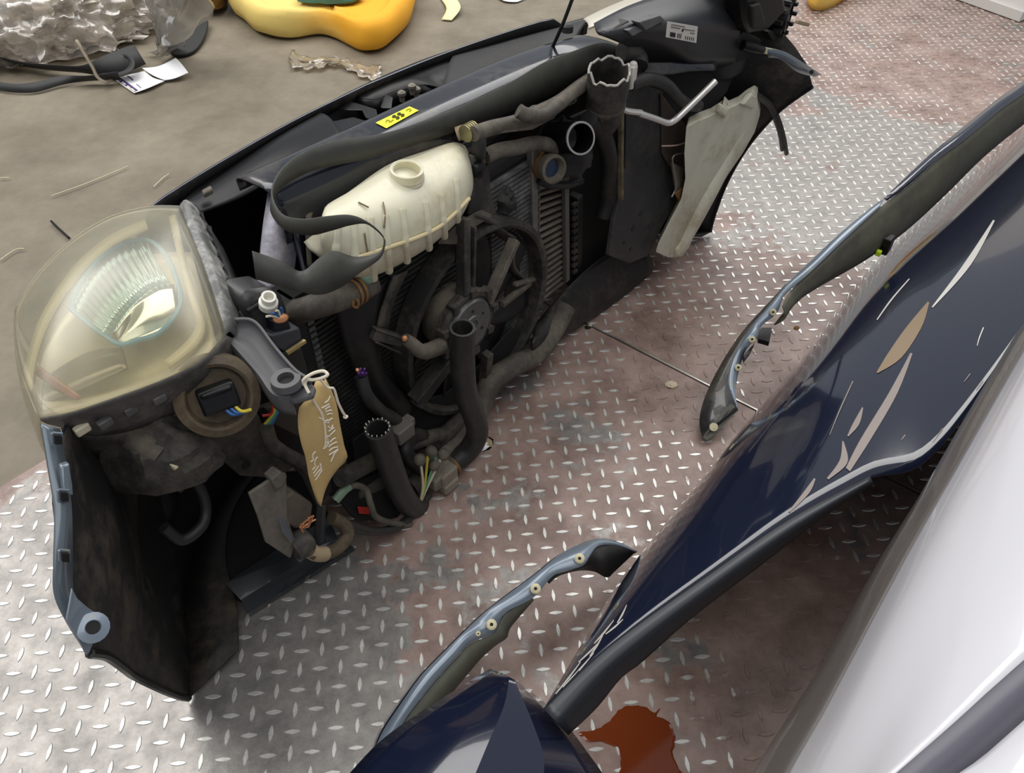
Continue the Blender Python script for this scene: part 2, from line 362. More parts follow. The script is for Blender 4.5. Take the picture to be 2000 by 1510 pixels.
# worn bright lip along the seam
g = G(); p0 = sol(0, b0 + .004); p1 = sol(4.2, b0 + .004)
g.bar(Vector((p0.x, p0.y, -.0005)), Vector((p1.x, p1.y, -.0005)), .004, .0022); build(g, 'worn_edge', M_edge, plate_b, smooth=0)
def treads(parent, org, ang, a, inside):
    X = Vector((math.cos(ang), math.sin(ang))); Y = Vector((-X.y, X.x)); vs = []; fs = []
    prof = [(-1, 0), (-.62, .62), (0, 1), (.62, .62), (1, 0), (.62, -.62), (0, -1), (-.62, -.62)]
    for i in range(-130, 131):
        for j in range(-130, 131):
            p = org + X * (a * i) + Y * (a * j)
            if not (-1.5 < p.x < 2.6 and .15 < p.y < 4.2) or not inside(p): continue
            if abs(p.x) > .72 * (p.y * .71 + .9) + .15: continue
            A, B = (Y, X) if (i + j) % 2 == 0 else (X, Y)
            h = .0013; L = a * .42; wd = a * .125; b = len(vs)
            for s, t in prof: q = p + A * (s * L) + B * (t * wd); vs.append((q.x, q.y, 0.00005))
            for s, t in prof: q = p + A * (s * L * .90) + B * (t * wd * .74); vs.append((q.x, q.y, h))
            for k in range(8): fs.append((b + k, b + (k + 1) % 8, b + 8 + (k + 1) % 8, b + 8 + k))
            fs.append(tuple(b + 8 + k for k in range(8)))
    g = G(); g.v = [Vector(v) for v in vs]; g.f = fs
    o = build(g, 'raised_tread', M_tread, parent, smooth=0); o['kind'] = 'stuff'; return o
LA = 1.25 / 36.987
def side(p): return (p - E0).dot(SD) > .02
treads(plate_a, Vector((.05125, .99982)), math.radians(4.886), LA, lambda p: side(p) and (p - E0).dot(SN) < b0 - .012)
treads(plate_b, Vector((.8673, 2.0832)), math.radians(4.2), LA, lambda p: side(p) and (p - E0).dot(SN) > b0 + .012)

# ------------------------------------------------------------------ white car in the foreground (only its nose corner is in view)
wc = thing('car', 'white car corner with a dark grey band in the bottom right foreground', 'car', pz(1800, 1300, 0))
def zl(z, *p): return [pz(x, y, z) for x, y in p]
c0 = zl(.36, (1440, 1620), (1495, 1520), (1560, 1418), (1640, 1292), (1730, 1120), (1815, 985), (1900, 832), (1985, 690), (2080, 530))
c1 = zl(.45, (1475, 1640), (1535, 1520), (1605, 1400), (1700, 1220), (1780, 1070), (1860, 930), (1945, 780), (2020, 650), (2110, 500))
c2 = zl(.52, (1520, 1660), (1590, 1520), (1670, 1370), (1760, 1200), (1850, 1040), (1930, 900), (2010, 760), (2080, 640), (2160, 500))
c3 = zl(.575, (1590, 1690), (1680, 1520), (1770, 1380), (1860, 1240), (1950, 1110), (2030, 990), (2110, 870), (2180, 760), (2250, 640))
c4 = zl(.61, (1660, 1610), (1748, 1520), (1800, 1468), (1850, 1425), (1930, 1352), (2000, 1290), (2090, 1210), (2180, 1110), (2280, 980))
c5 = zl(.602, (1780, 1620), (1872, 1520), (1930, 1470), (2000, 1408), (2090, 1325), (2180, 1225), (2280, 1095))
c6 = zl(.62, (1830, 1660), (1960, 1545), (2005, 1505), (2090, 1425), (2180, 1330), (2300, 1200))
def longer(l): return [l[0] + Vector((-.20, -.26, 0))] + l + [l[-1] + Vector((.22, .34, -.01)), l[-1] + Vector((.38, .70, -.04))]
c0, c1, c2, c3, c4, c5, c6 = [longer(l) for l in (c0, c1, c2, c3, c4, c5, c6)]
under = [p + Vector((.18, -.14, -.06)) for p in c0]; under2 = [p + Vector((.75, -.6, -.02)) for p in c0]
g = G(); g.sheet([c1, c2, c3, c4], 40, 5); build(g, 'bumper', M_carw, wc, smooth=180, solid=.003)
g = G(); g.sheet([under2, under, c0, c1], 40, 5); build(g, 'reflection_band', mat('taupe_floor_reflection', (.10, .088, .080), .22, 0, .6), wc, smooth=180, solid=.003, label='glossy taupe-grey lower band, floor reflection put into its colour')  # floor reflected in the white bodywork, put in as a taupe colour
g = G(); g.ribbon(c4, c5, 40); build(g, 'grey_band', M_carg, wc, solid=.004)  # dark grey strip between the bumper and the bonnet edge
c7 = [p + Vector((.12, -.10, .055)) for p in c6]; c8 = [p + Vector((.40, -.32, .12)) for p in c6]; c9 = [p + Vector((.85, -.68, .15)) for p in c6]
g = G(); g.sheet([c5, c6, c7, c8, c9], 40, 5); build(g, 'bonnet_edge', M_carw, wc, smooth=180, solid=.003)

# ------------------------------------------------------------------ scratched dark blue panel lying across the plates
pp = thing('body_panel', 'large glossy dark blue body panel with pale scratches lying on the tread plate', 'car panel', pz(1470, 812))
PERP = Vector((.69, -.72, 0))
l0 = zl(.008, (1252, 1092), (1360, 955), (1470, 812), (1560, 705), (1700, 522), (1850, 380), (2000, 245), (2090, 165))
l4 = zl(.29, (1062, 1385), (1190, 1262), (1390, 1118), (1545, 1012), (1700, 932), (1820, 890), (2000, 650), (2060, 572))
l0r = resample(cat(l0), 20); l4r = resample(cat(l4), 20)
def prof(t): return [Vector((a.lerp(b, t).x, a.lerp(b, t).y, .008 + .285 * (.28 * (1 - (1 - t) ** 6) + .72 * t))) for a, b in zip(l0r, l4r)]
g = G(); g.sheet([l0r, prof(.06), prof(.14), prof(.25), prof(.4), prof(.6), prof(.8), l4r], 60, 4)
panel_bvh = BVHTree.FromPolygons([tuple(v) for v in g.v], g.f)
build(g, 'painted_skin', M_bluesc, pp, smooth=180, solid=.0025, offset=-1)
e0 = zl(.29, (1062, 1385), (1190, 1262), (1390, 1118), (1545, 1012), (1700, 932))
e1 = zl(.292, (1085, 1410), (1200, 1290), (1400, 1138), (1550, 1032), (1702, 940))
e2 = zl(.255, (1108, 1434), (1165, 1380), (1212, 1322), (1252, 1292), (1350, 1205), (1480, 1106), (1600, 1014), (1704, 945))
g = G(); g.sheet([e0, e1, e2], 50, 4); build(g, 'lower_trim', mat('slate_black_trim', (.020, .023, .030), .38), pp, smooth=180, solid=.004, label='slate black plastic trim along the lower edge')
def onpanel(px, py, lift=.0012):
    d = ray(px, py).normalized(); h = panel_bvh.ray_cast(CAM, d)
    if h[0] is None: return pz(px, py, .15)
    nn = h[1] if h[1].dot(d) < 0 else -h[1]
    return h[0] + nn * lift
def scuff(name, left, right, m, parent=pp, f=onpanel, k=14):
    a = resample(cat([Vector((*p, 0)) for p in left]), k); b = resample(cat([Vector((*p, 0)) for p in right]), k)
    g = G(); g.grid([[f(p.x, p.y) for p in a], [f(p.x + (q.x - p.x) / 2, p.y + (q.y - p.y) / 2) for p, q in zip(a, b)], [f(p.x, p.y) for p in b]])
    return build(g, name, m, parent, smooth=180)
scuff('scuff_mark', [(1812, 590), (1770, 640), (1735, 690), (1712, 728)], [(1815, 592), (1800, 640), (1760, 700), (1714, 730)], M_scrb)
scuff('scuff_mark', [(1778, 690), (1735, 770), (1680, 860), (1652, 915)], [(1782, 692), (1752, 770), (1700, 860), (1660, 922)], M_scr)
scuff('scuff_mark', [(1684, 796), (1665, 830), (1655, 852)], [(1686, 798), (1678, 830), (1657, 854)], M_scr)
scuff('scuff_mark', [(1645, 862), (1640, 900), (1615, 935)], [(1648, 864), (1655, 905), (1618, 938)], M_scr)
scuff('scuff_mark', [(1590, 935), (1560, 975), (1540, 1000)], [(1593, 937), (1580, 965), (1543, 1002)], M_scr)
scuff('scuff_mark', [(1940, 430), (1880, 520), (1820, 600)], [(1943, 432), (1895, 520), (1822, 602)], M_scrw)
scuff('scratch', [(1775, 545), (1740, 585), (1712, 625)], [(1777, 546), (1743, 586), (1714, 626)], M_scrw)
scuff('scratch', [(1920, 640), (1912, 660), (1908, 676)], [(1922, 641), (1914, 661), (1909, 677)], M_scrw)
scuff('scratch', [(1665, 745), (1640, 800), (1620, 850)], [(1667, 746), (1642, 801), (1621, 851)], M_scr)
for k in range(26):
    x, y = random.uniform(1640, 1960), random.uniform(430, 860)
    if (y - 980) < -1.35 * (x - 1470) + 260 or y > 890 - (x - 1820) * 1.1: continue
    L = random.uniform(12, 46)
    scuff('scratch', [(x, y), (x - L * .3, y + L * .4), (x - L * .6, y + L * .85)], [(x + 1.6, y + 1), (x - L * .3 + 1.8, y + L * .4 + 1), (x - L * .6 + 1, y + L * .85)], M_scr, k=5)
for (x, y, L, a) in [(1180, 1235, 60, -50), (1200, 1225, 45, -40), (1215, 1200, 40, -62), (1130, 1310, 90, -48), (1110, 1325, 80, -52), (1150, 1275, 55, -44), (1165, 1262, 50, -58)]:
    dx, dy = math.cos(math.radians(a)) * L / 2, math.sin(math.radians(a)) * L / 2
    scuff('scratch', [(x - dx, y - dy), (x, y), (x + dx, y + dy)], [(x - dx + 2, y - dy + 1), (x + 3, y + 2), (x + dx + 1, y + dy + 1)], M_scrw, k=5)

# ------------------------------------------------------------------ front wing standing beside it (arch lip, clips, inner wall)
wa = thing('front_wing', 'dark blue front wing with three clips on its pale arch lip, beside the seam', 'car panel', pz(1380, 858), 'front wings laid on the plates')
so = [pz(*p) for p in [(1372, 856, .012), (1366, 828, .03), (1372, 790, .045), (1393, 740, .065), (1424, 686, .10), (1458, 639, .135), (1494, 600, .165), (1535, 555, .195)]]
ro = [pz(*p) for p in [(1441, 800, .055), (1424, 762, .07), (1421, 740, .08), (1434, 700, .105), (1452, 662, .135), (1476, 627, .155), (1499, 602, .172), (1537, 556, .198)]]
g = G(); g.ribbon(so, ro, 40); build(g, 'outer_skin', mat('dark_blue_floor_reflection', (.03, .030, .032), .28, 0, .5, nz=((.09, .08, .065), 8, .45, .7)), wa, smooth=180, solid=.002)  # brown reflection of the floor put into the skin colour
g = G(); g.poly([pz(*p) for p in [(1372, 856, .012), (1380, 862, .01), (1400, 846, .012), (1441, 802, .05), (1428, 790, .06), (1395, 815, .03)]], Vector((0, 0, .003))); build(g, 'end_flange', M_olive, wa, solid=0)
g = G(); g.lathe(pz(1394, 834, .035), ray(1394, 834) * -1, [(.004, .001), (.009, .0015), (.009, .003), (.004, .003)], 14); build(g, 'bolt_eye', M_clip, wa)
ri = [pz(*p) for p in [(1441, 802, .055), (1437, 770, .068), (1440, 738, .08), (1452, 693, .105), (1466, 672, .13), (1479, 660, .14), (1487, 637, .15), (1517, 612, .165), (1530, 580, .185), (1548, 562, .195), (1584, 531, .21), (1643, 474, .235), (1719, 404, .255)]]
ro2 = [pz(*p) for p in [(1441, 800, .055), (1424, 762, .07), (1421, 740, .08), (1434, 700, .105), (1452, 662, .135), (1476, 627, .155), (1499, 602, .172), (1537, 555, .198), (1584, 510, .215), (1643, 454, .24), (1706, 402, .255), (1727, 388, .26)]]
g = G(); g.ribbon(ro2, ri, 70); build(g, 'arch_lip', M_flangel, wa, smooth=180, solid=.002, label='pale blue-grey arch lip')
ro3 = [pz(*p) for p in [(1727, 387, .26), (1761, 354, .265), (1820, 299, .27), (1888, 243, .275), (1949, 193, .28), (2000, 157, .28), (2100, 80, .28)]]
ri3 = [pz(*p) for p in [(1733, 392, .255), (1777, 360, .26), (1835, 309, .265), (1888, 270, .27), (1955, 214, .275), (2000, 182, .275), (2100, 104, .275)]]
g = G(); g.ribbon(ro3, ri3, 40); build(g, 'top_edge', M_blue, wa, smooth=180, solid=.003)
wt = [pz(*p) for p in [(1528, 598, .18), (1548, 563, .19), (1584, 532, .205), (1643, 475, .23), (1719, 405, .25), (1777, 361, .255), (1835, 310, .26), (1888, 271, .265), (1955, 215, .27), (2000, 183, .27), (2100, 105, .27)]]
wb = [pz(*p) for p in [(1512, 635, .13), (1544, 597, .14), (1598, 561, .145), (1649, 532, .14), (1690, 508, .14), (1745, 470, .14), (1800, 424, .13), (1862, 365, .13), (1915, 312, .13), (1968, 267, .13), (2000, 242, .13), (2100, 160, .13)]]
wm = [a.lerp(b, .5) + Vector((.012, -.010, 0)) for a, b in zip(resample(cat(wt), 40), resample(cat(wb), 40))]
g = G(); g.sheet([resample(cat(wt), 40), wm, resample(cat(wb), 40)], 60, 3); build(g, 'inner_wall', M_olive, wa, smooth=180, solid=.002)
for q in [[(1487, 640), (1508, 640), (1503, 668), (1482, 662), (1480, 650)], [(1452, 694), (1474, 670), (1466, 686), (1455, 700)]]:
    g = G(); g.poly([pz(x, y, .12) for x, y in q], Vector((0, 0, -.012))); build(g, 'liner_tab', M_blk, wa)
for (x, y, z_) in [(1510, 610, .172), (1469, 663, .143), (1442, 718, .097)]:
    g = G(); c = pz(x, y, z_); d = (CAM - c); g.lathe(c, d, [(.0075, 0), (.0075, .002), (.0055, .0035), (.003, .0035), (.002, .001)], 16); o = build(g, 'retaining_clip', M_clip, wa)
    g = G(); g.lathe(c + d.normalized() * .0012, d, [(.0022, 0), (.0022, .0012)], 10); build(g, 'clip_hole', M_core, o)
g = G(); c = pz(1712, 468, .17); g.box(c, EU * .020, EN * .012, EZ * .015); g.box(c + EU * .028 + EZ * .008, EU * .010, EN * .008, EZ * .008); build(g, 'connector', M_label, wa, bevel=.003, label='pale grey connector')
g = G(); c = pz(1728, 476, .16); g.box(c, EU * .016, EN * .016, EZ * .022); build(g, 'socket', M_blk, wa, bevel=.003)
g = G(); c = pz(1716, 494, .15); g.box(c, EU * .006, EN * .006, EZ * .007); build(g, 'lock_tab', M_neon, wa, bevel=.002, label='yellow-green lock tab')
g = G(); c = pz(1757, 371, .245); g.box(c, EU * .022, EN * .005, EZ * .006); build(g, 'edge_clip', M_label, wa, bevel=.002)

# ------------------------------------------------------------------ second wing near the camera
wb_ = thing('front_wing', 'dark blue front wing with cream clips on its lip, nearest the bottom edge', 'car panel', pz(850, 1340), 'front wings laid on the plates')
so = [pz(*p) for p in [(733, 1462, .05), (750, 1425, .06), (780, 1380, .075), (822, 1322, .09), (862, 1280, .10), (922, 1220, .115), (962, 1185, .125), (1005, 1152, .13), (1050, 1119, .135), (1095, 1083, .135), (1139, 1061, .13), (1175, 1053, .125), (1211, 1061, .11), (1244, 1078, .09)]]
ri = [pz(*p) for p in [(752, 1462, .05), (772, 1442, .055), (795, 1400, .07), (850, 1330, .085), (895, 1282, .095), (920, 1255, .10), (962, 1238, .105), (976, 1216, .11), (988, 1196, .12), (1042, 1167, .125), (1083, 1123, .13), (1136, 1106, .13), (1152, 1086, .13), (1169, 1067, .125), (1205, 1066, .11), (1243, 1079, .09)]]
g = G(); g.ribbon(so, ri, 90); build(g, 'arch_lip', M_flangel, wb_, smooth=180, solid=.002, label='pale blue-grey arch lip')
sd = [p + Vector((-.010, .012, -.030)) for p in so]
g = G(); g.ribbon(so, sd, 60); build(g, 'outer_skin', M_blue, wb_, smooth=180, solid=.002)
wt = [pz(*p) for p in [(765, 1452, .05), (795, 1402, .065), (850, 1332, .08), (895, 1284, .09), (920, 1258, .095), (962, 1240, .10), (976, 1218, .105), (988, 1198, .11), (1040, 1168, .12)]]
wl = [pz(*p) for p in [(790, 1450, .02), (826, 1415, .03), (875, 1362, .04), (920, 1308, .05), (940, 1285, .055), (968, 1260, .06), (990, 1245, .07), (997, 1225, .08), (1042, 1172, .10)]]
g = G(); g.ribbon(wt, wl, 50); build(g, 'inner_wall', mat('olive_green_primer', (.105, .11, .085), .5, nz=((.15, .155, .115), 6, .4, .7)), wb_, smooth=180, solid=.002)
wt = [pz(*p) for p in [(1070, 1138, .125), (1083, 1124, .128), (1136, 1107, .128), (1152, 1087, .128), (1169, 1068, .123), (1205, 1066, .11), (1241, 1078, .09)]]
wl = [pz(*p) for p in [(1072, 1140, .11), (1092, 1124, .10), (1130, 1114, .09), (1160, 1116, .08), (1185, 1128, .07), (1200, 1116, .07), (1236, 1082, .08)]]
g = G(); g.ribbon(wt, wl, 40); build(g, 'inner_wall', M_blkm, wb_, smooth=180, solid=.002)
for (x, y, z_, r) in [(960, 1220, .119, 1), (1046, 1150, .134, 1), (1132, 1091, .137, 1), (934, 1238, .108, .5)]:
    g = G(); c = pz(x, y, z_ + .002); d = (CAM - c); g.lathe(c, d, [(.0085 * r, 0), (.0085 * r, .002), (.006 * r, .0035), (.003 * r, .0035), (.002 * r, .001)], 16); o = build(g, 'retaining_clip', M_clip, wb_)
    g = G(); g.lathe(c + d.normalized() * .0015, d, [(.0026 * r, 0), (.0026 * r, .0012)], 10); build(g, 'clip_hole', M_core, o)

# ------------------------------------------------------------------ creased dark blue panel tip at the bottom edge
CZ = .06
a0 = zl(.17 + CZ, (655, 1545), (745, 1448), (850, 1375), (958, 1308)); a1 = zl(.215 + CZ, (790, 1560), (870, 1450), (940, 1370), (985, 1318))
a2 = zl(.235 + CZ, (905, 1570), (955, 1450), (985, 1380), (996, 1324)); a3 = zl(.235 + CZ, (1050, 1580), (1062, 1490), (1042, 1420), (1003, 1328)); a4 = zl(.175 + CZ, (1215, 1570), (1160, 1490), (1090, 1400), (1008, 1330))
g = G(); A = [resample(cat(l), 24) for l in (a0, a1, a2, a3, a4)]
g.grid([[p.lerp(q, t) for p, q in zip(A[k], A[k + 1])] for k in range(4) for t in (0, .33, .67)] + [A[4]])
cp = build(g, 'creased_panel', M_blue, None, smooth=14, solid=.003); tag(cp, 'dark blue creased panel corner cut off by the bottom edge', 'car panel')

# ------------------------------------------------------------------ spilled fluid
g = G(); pts = []
for k, (x, y) in enumerate([(1128, 1432), (1165, 1424), (1190, 1408), (1208, 1388), (1232, 1378), (1258, 1381), (1278, 1392), (1290, 1382), (1284, 1398), (1306, 1410), (1318, 1440), (1316, 1480), (1325, 1520), (1220, 1530), (1212, 1490), (1205, 1462), (1178, 1450), (1150, 1448)]):
    pts.append(pz(x, y, .0006))
pts = cat(pts, 4, True); pts = [p + Vector((noise.noise(p * 90), noise.noise(p * 90 + Vector((5, 5, 5))), 0)) * .004 for p in pts]
cen = sum(pts, Vector()) / len(pts)
g.rings([pts, [p.lerp(cen, .06) + EZ * .0012 for p in pts]], cap=False); b = len(g.v) - len(pts); g.f.append(tuple(range(b, len(g.v))))
o = build(g, 'fluid_spill', M_spill, None, smooth=0); tag(o, 'rust-red fluid spill on the tread plate below the black trim', 'spill')

# ------------------------------------------------------------------ rubbish at the back of the floor
def lump(c, rx, ry, rz, amp, sc, seed, nu=44, nv=26, zmin=.0):
    rows = []
    for j in range(nv):
        th = math.pi * .5 * j / (nv - 1) * 1.08; row = []
        for i in range(nu):
            ph = 2 * math.pi * i / nu
            d = Vector((math.cos(ph) * math.sin(th), math.sin(ph) * math.sin(th), math.cos(th)))
            q = d * sc + Vector((seed, seed, 0))
            k = 1 + amp * (1 - 2 * abs(noise.noise(q))) + amp * .6 * (1 - 2 * abs(noise.noise(q * 2.3))) + amp * .35 * noise.noise(q * 5.1)
            row.append(Vector((c[0] + d.x * rx * k, c[1] + d.y * ry * k, max(zmin, c[2] + d.z * rz * k))))
        rows.append(row)
    g = G(); g.rings(rows, cap=False); return g
g = lump((-2.2, 3.5, 0), .60, .48, .42, .16, 3.4, 3.0, 230, 120, .004)
def ridge(p, s): return 1 - 2 * abs(noise.noise(p * s))
g.v = [Vector((p.x, p.y, max(.004, p.z))) + Vector((noise.noise(p * 6), noise.noise(p * 6 + Vector((4, 0, 0))), .6)) * (.030 * ridge(p, 9) + .018 * ridge(p, 21)) for p in g.v]
for p in g.v: p.z = max(p.z, .004)
o = build(g, 'plastic_film_heap', M_film, None, smooth=60); tag(o, 'heap of crumpled clear plastic film on the concrete floor', 'plastic film')
g = lump((-2.2, 3.52, 0), .52, .40, .34, .22, 4.2, 8.0, 200, 100, .004)
g.v = [p + Vector((noise.noise(p * 8), noise.noise(p * 8 + Vector((4, 0, 0))), .5)) * (.04 * ridge(p, 11) + .02 * ridge(p, 26)) for p in g.v]
for p in g.v: p.z = max(p.z, .004)
o2 = build(g, 'inner_film', mat('cream_film_folds', (.66, .60, .52), .3, 0, .5, nz=((.36, .31, .26), 9, .45, .7)), o, smooth=60)
def cover(a, b, m=24): return resample(cat(a), m), resample(cat(b), m)
fa = [pz(285, 108, .005), pz(305, 95, .03), pz(300, 40, .18), pz(270, -40, .35)]
fb = [pz(318, 112, .004), pz(345, 92, .02), pz(372, 70, .10), pz(420, 10, .18)]
fc = [pz(306, 112, .02), pz(318, 90, .10), pz(335, 20, .28), pz(340, -60, .42)]
g = G(); g.sheet([fa, fc, fb], 34, 10)
g.v = [p + Vector((noise.noise(p * 11), noise.noise(p * 11 + Vector((9, 0, 0))), noise.noise(p * 13))) * .03 for p in g.v]
for p in g.v: p.z = max(p.z, .002)
o = build(g, 'plastic_sheet', M_film2, None, smooth=25, solid=.0008); tag(o, 'torn grey translucent plastic sheet hanging over the black rubber mat', 'plastic sheet')
g = G(); pts = [pz(*p) for p in [(318, 60, .03), (330, 98, .015), (352, 106, .012), (382, 95, .012), (402, 62, .02), (400, 30, .04), (340, 28, .05)]]
g.poly(cat(pts, 5, True), Vector((0, 0, -.012))); o = build(g, 'rubber_mat', M_rug, None, bevel=.003); tag(o, 'black rubber mat edge under the torn plastic sheet', 'mat')
# webbing belt tangled in front of the film
wbp = thing('webbing_belt', 'black webbing belt tangled in front of the plastic film heap', 'belt', pz(200, 150))
def strip(name, a, b, m, parent, th=.0018, k=40): 
    g = G(); g.ribbon([pz(*p) for p in a], [pz(*p) for p in b], k); return build(g, name, m, parent, smooth=180, solid=th)
strip('belt_run', [(-40, 150, .02), (20, 163, .03), (70, 160, .03), (120, 148, .03), (170, 148, .04), (230, 140, .05)], [(-40, 168, .004), (20, 180, .004), (70, 180, .004), (120, 166, .006), (170, 158, .008), (235, 156, .01)], M_web, wbp)
strip('belt_run', [(0, 112, .05), (50, 122, .05), (110, 127, .05), (160, 128, .05), (200, 110, .07), (245, 92, .07), (262, 88, .06)], [(0, 118, .01), (50, 130, .01), (110, 138, .01), (160, 142, .01), (205, 148, .01), (250, 140, .01), (285, 125, .01)], M_web, wbp)
strip('belt_loop', [(190, 132, .03), (215, 112, .05), (245, 105, .06), (262, 118, .06), (258, 138, .05), (232, 148, .03), (200, 144, .02)], [(186, 138, .01), (212, 120, .03), (240, 112, .045), (252, 120, .045), (248, 134, .035), (228, 142, .015), (202, 139, .008)], M_web, wbp)
# straw-coloured ribbon of film over the belt
g = G(); g.tube([pz(*p) for p in [(150, 80, .25), (165, 105, .18), (180, 130, .10), (190, 150, .05), (205, 160, .02), (218, 157, .01)]], .006, 6); o = build(g, 'film_string', M_scrap, None); tag(o, 'thin twisted string of plastic film crossing the black webbing belt', 'string')
# folded leaflet
lf = thing('leaflet', 'folded white leaflet with a purple printed end on the concrete', 'leaflet', pz(290, 150))
g = G(); g.sheet([[pz(224, 155, .002), pz(240, 167, .002), pz(262, 182, .002)], [pz(252, 146, .010), pz(275, 158, .010), pz(290, 172, .008)], [pz(282, 139, .012), pz(300, 152, .010), pz(322, 158, .004)]], 14, 5)
lf_b = BVHTree.FromPolygons([tuple(v) for v in g.v], g.f)
build(g, 'lower_leaf', M_paperw, lf, smooth=180, solid=.0006)
g = G(); g.sheet([[pz(277, 133, .016), pz(300, 148, .014), pz(322, 157, .006)], [pz(310, 129, .02), pz(325, 140, .016), pz(342, 153, .010)], [pz(343, 113, .035), pz(354, 124, .03), pz(368, 142, .02)]], 14, 6); build(g, 'upper_leaf', M_paperw, lf, smooth=180, solid=.0006)
def onleaf(px, py):
    d = ray(px, py).normalized(); h = lf_b.ray_cast(CAM, d); return (h[0] if h[0] else pz(px, py, .004)) + EZ * .0016
scuff('printed_band', [(226, 155), (243, 167), (262, 180)], [(234, 152), (252, 164), (270, 177)], M_purple, lf, onleaf)
scuff('printed_line', [(248, 149), (255, 154), (259, 158)], [(250, 148), (257, 153), (261, 157)], M_purple, lf, onleaf)
scuff('printed_line', [(266, 166), (271, 169), (275, 173)], [(267, 165), (272, 168), (276, 172)], M_purple, lf, onleaf)
for (x, y) in [(231, 156), (241, 164), (251, 172), (259, 177)]: scuff('printed_patch', [(x - 4, y - 2), (x, y + 1), (x + 3, y + 3)], [(x - 1, y - 4), (x + 3, y - 1), (x + 6, y + 2)], M_wires['white'] if x % 2 else M_paperw, lf, lambda a, b: onleaf(a, b) + EZ * .0008, k=4)
# foam cushions
def hollow(name, outl, m, label):
    base = cat([pz(x, y, 0) for x, y in outl], 5, True); c = sum(base, Vector()) / len(base); rings = []
    for f, z_ in [(.90, .003), (.97, .03), (1, .09), (.99, .15), (.95, .185), (.90, .20), (.83, .195), (.76, .17), (.70, .12), (.62, .085), (.3, .075), (.03, .075)]:
        rings.append([c + (p - c) * f + EZ * max(.003, .62 * z_ * (1 + .22 * noise.noise(p * 2.2)) + .012 * noise.noise(p * 7 + Vector((0, 0, z_ * 9)))) for p in base])
    g = G(); g.rings(rings); o = build(g, name, m, None, smooth=180); return tag(o, label, 'cushion', 'foam pieces at the back')
def foam(name, outl, zs, m, label, shr=(.86, 1, .97, .80), sag=.0):
    base = [pz(x, y, 0) for x, y in outl]; base = cat(base, 5, True); c = sum(base, Vector()) / len(base)
    rings = []
    for z_, f in zip(zs, shr): rings.append([c + (p - c) * f + EZ * (z_ + .02 * noise.noise(p * 3 + Vector((0, 0, z_)))) for p in base])
    rings.append([c + (p - c) * .45 + EZ * (zs[-1] - sag) for p in base]); rings.append([c + (p - c) * .05 + EZ * (zs[-1] - sag) for p in base])
    g = G(); g.rings(rings); o = build(g, name, m, None, smooth=180); return tag(o, label, 'cushion', 'foam pieces at the back')
hollow('foam_cushion', [(452, 22), (478, 50), (508, 72), (560, 80), (620, 72), (655, 80), (690, 100), (722, 108), (760, 98), (795, 68), (812, 30), (815, -10), (790, -60), (640, -70), (500, -30)], M_foamg, 'yellow foam seat cushion with an orange nose on the concrete floor')
foam('foam_cushion', [(365, 0), (380, 26), (410, 38), (440, 32), (455, 10), (450, -20), (430, -60), (385, -60)], (.03, .16, .26, .32), M_foam2, 'brownish foam cushion between the plastic film and the yellow cushion')
foam('foam_cushion', [(1572, 4), (1576, 20), (1592, 27), (1615, 22), (1650, 4), (1680, -30), (1640, -50), (1590, -20)], (.003, .04, .08, .10), M_foamp if False else M_foam, 'small yellow foam piece on the plate at the top edge')
g = lump((-.80, 3.63, .072), .13, .07, .07, .12, 2, 5, 24, 14); o = build(g, 'bundle', M_teal, None); tag(o, 'dark teal bundle lying inside the yellow foam cushion', 'bundle')
# scraps
g = G(); rows = []
for t in range(26):
    f = t / 25; x = 566 + 178 * f; y = 112 + 26 * f + 6 * math.sin(f * 9); w = 7 + 9 * abs(f - .5) * 2 + 3 * math.sin(t * 1.7)
    rows.append([pz(x + 3 * math.sin(t * 2.1 + k), y + (k - 4) / 4 * w, .004 + .022 * abs(noise.noise(Vector((t * .45, k * .8, 1))))) for k in range(9)])
g.grid(rows); o = build(g, 'film_scrap', M_scrap, None, smooth=20, solid=.0006); tag(o, 'twisted scrap of pale plastic film on the bare concrete', 'plastic film')
g = G(); g.sheet([[pz(858, -6, .002), pz(872, 16, .01), pz(862, 38, .002)], [pz(885, -10, .01), pz(900, 14, .02), pz(882, 40, .002)]], 12, 4); o = build(g, 'paper_scrap', M_notes, None, smooth=180, solid=.0006); tag(o, 'pale yellow paper scrap at the top edge', 'paper')
g = G(); g.sheet([[pz(960, -12, .002), pz(985, 2, .004), pz(1010, 4, .002)], [pz(985, -20, .006), pz(1010, -6, .008), pz(1030, -4, .002)]], 10, 4); o = build(g, 'paper_scrap', M_paperw, None, smooth=180, solid=.0006); tag(o, 'white paper scrap just inside the top edge', 'paper')
fib = [[(100, 432), (112, 444), (135, 465)]]
g = G(); g.tube([pz(x, y, .004) for x, y in fib[0]], .0035, 6); o = build(g, 'rod', M_blk, None); tag(o, 'thin black rod on the concrete behind the near headlamp', 'rod')
for k, path in enumerate([[(100, 383), (170, 358), (250, 325)], [(0, 508), (30, 488), (48, 486)], [(300, 365), (318, 348), (330, 340)], [(160, 88), (210, 92), (235, 98)], [(0, 348), (10, 347), (18, 348)]]):
    g = G(); g.tube([pz(x, y, .003) for x, y in path], .0018, 5); o = build(g, 'fibre', M_straw, None)
    tag(o, ['long pale fibre on the concrete above the near headlamp', 'curled pale fibre at the left edge of the photo', 'short pale fibre near the headlamp top', 'pale fibre beside the plastic film', 'tiny pale fibre at the left edge'][k], 'fibre', 'pale fibres on the concrete')
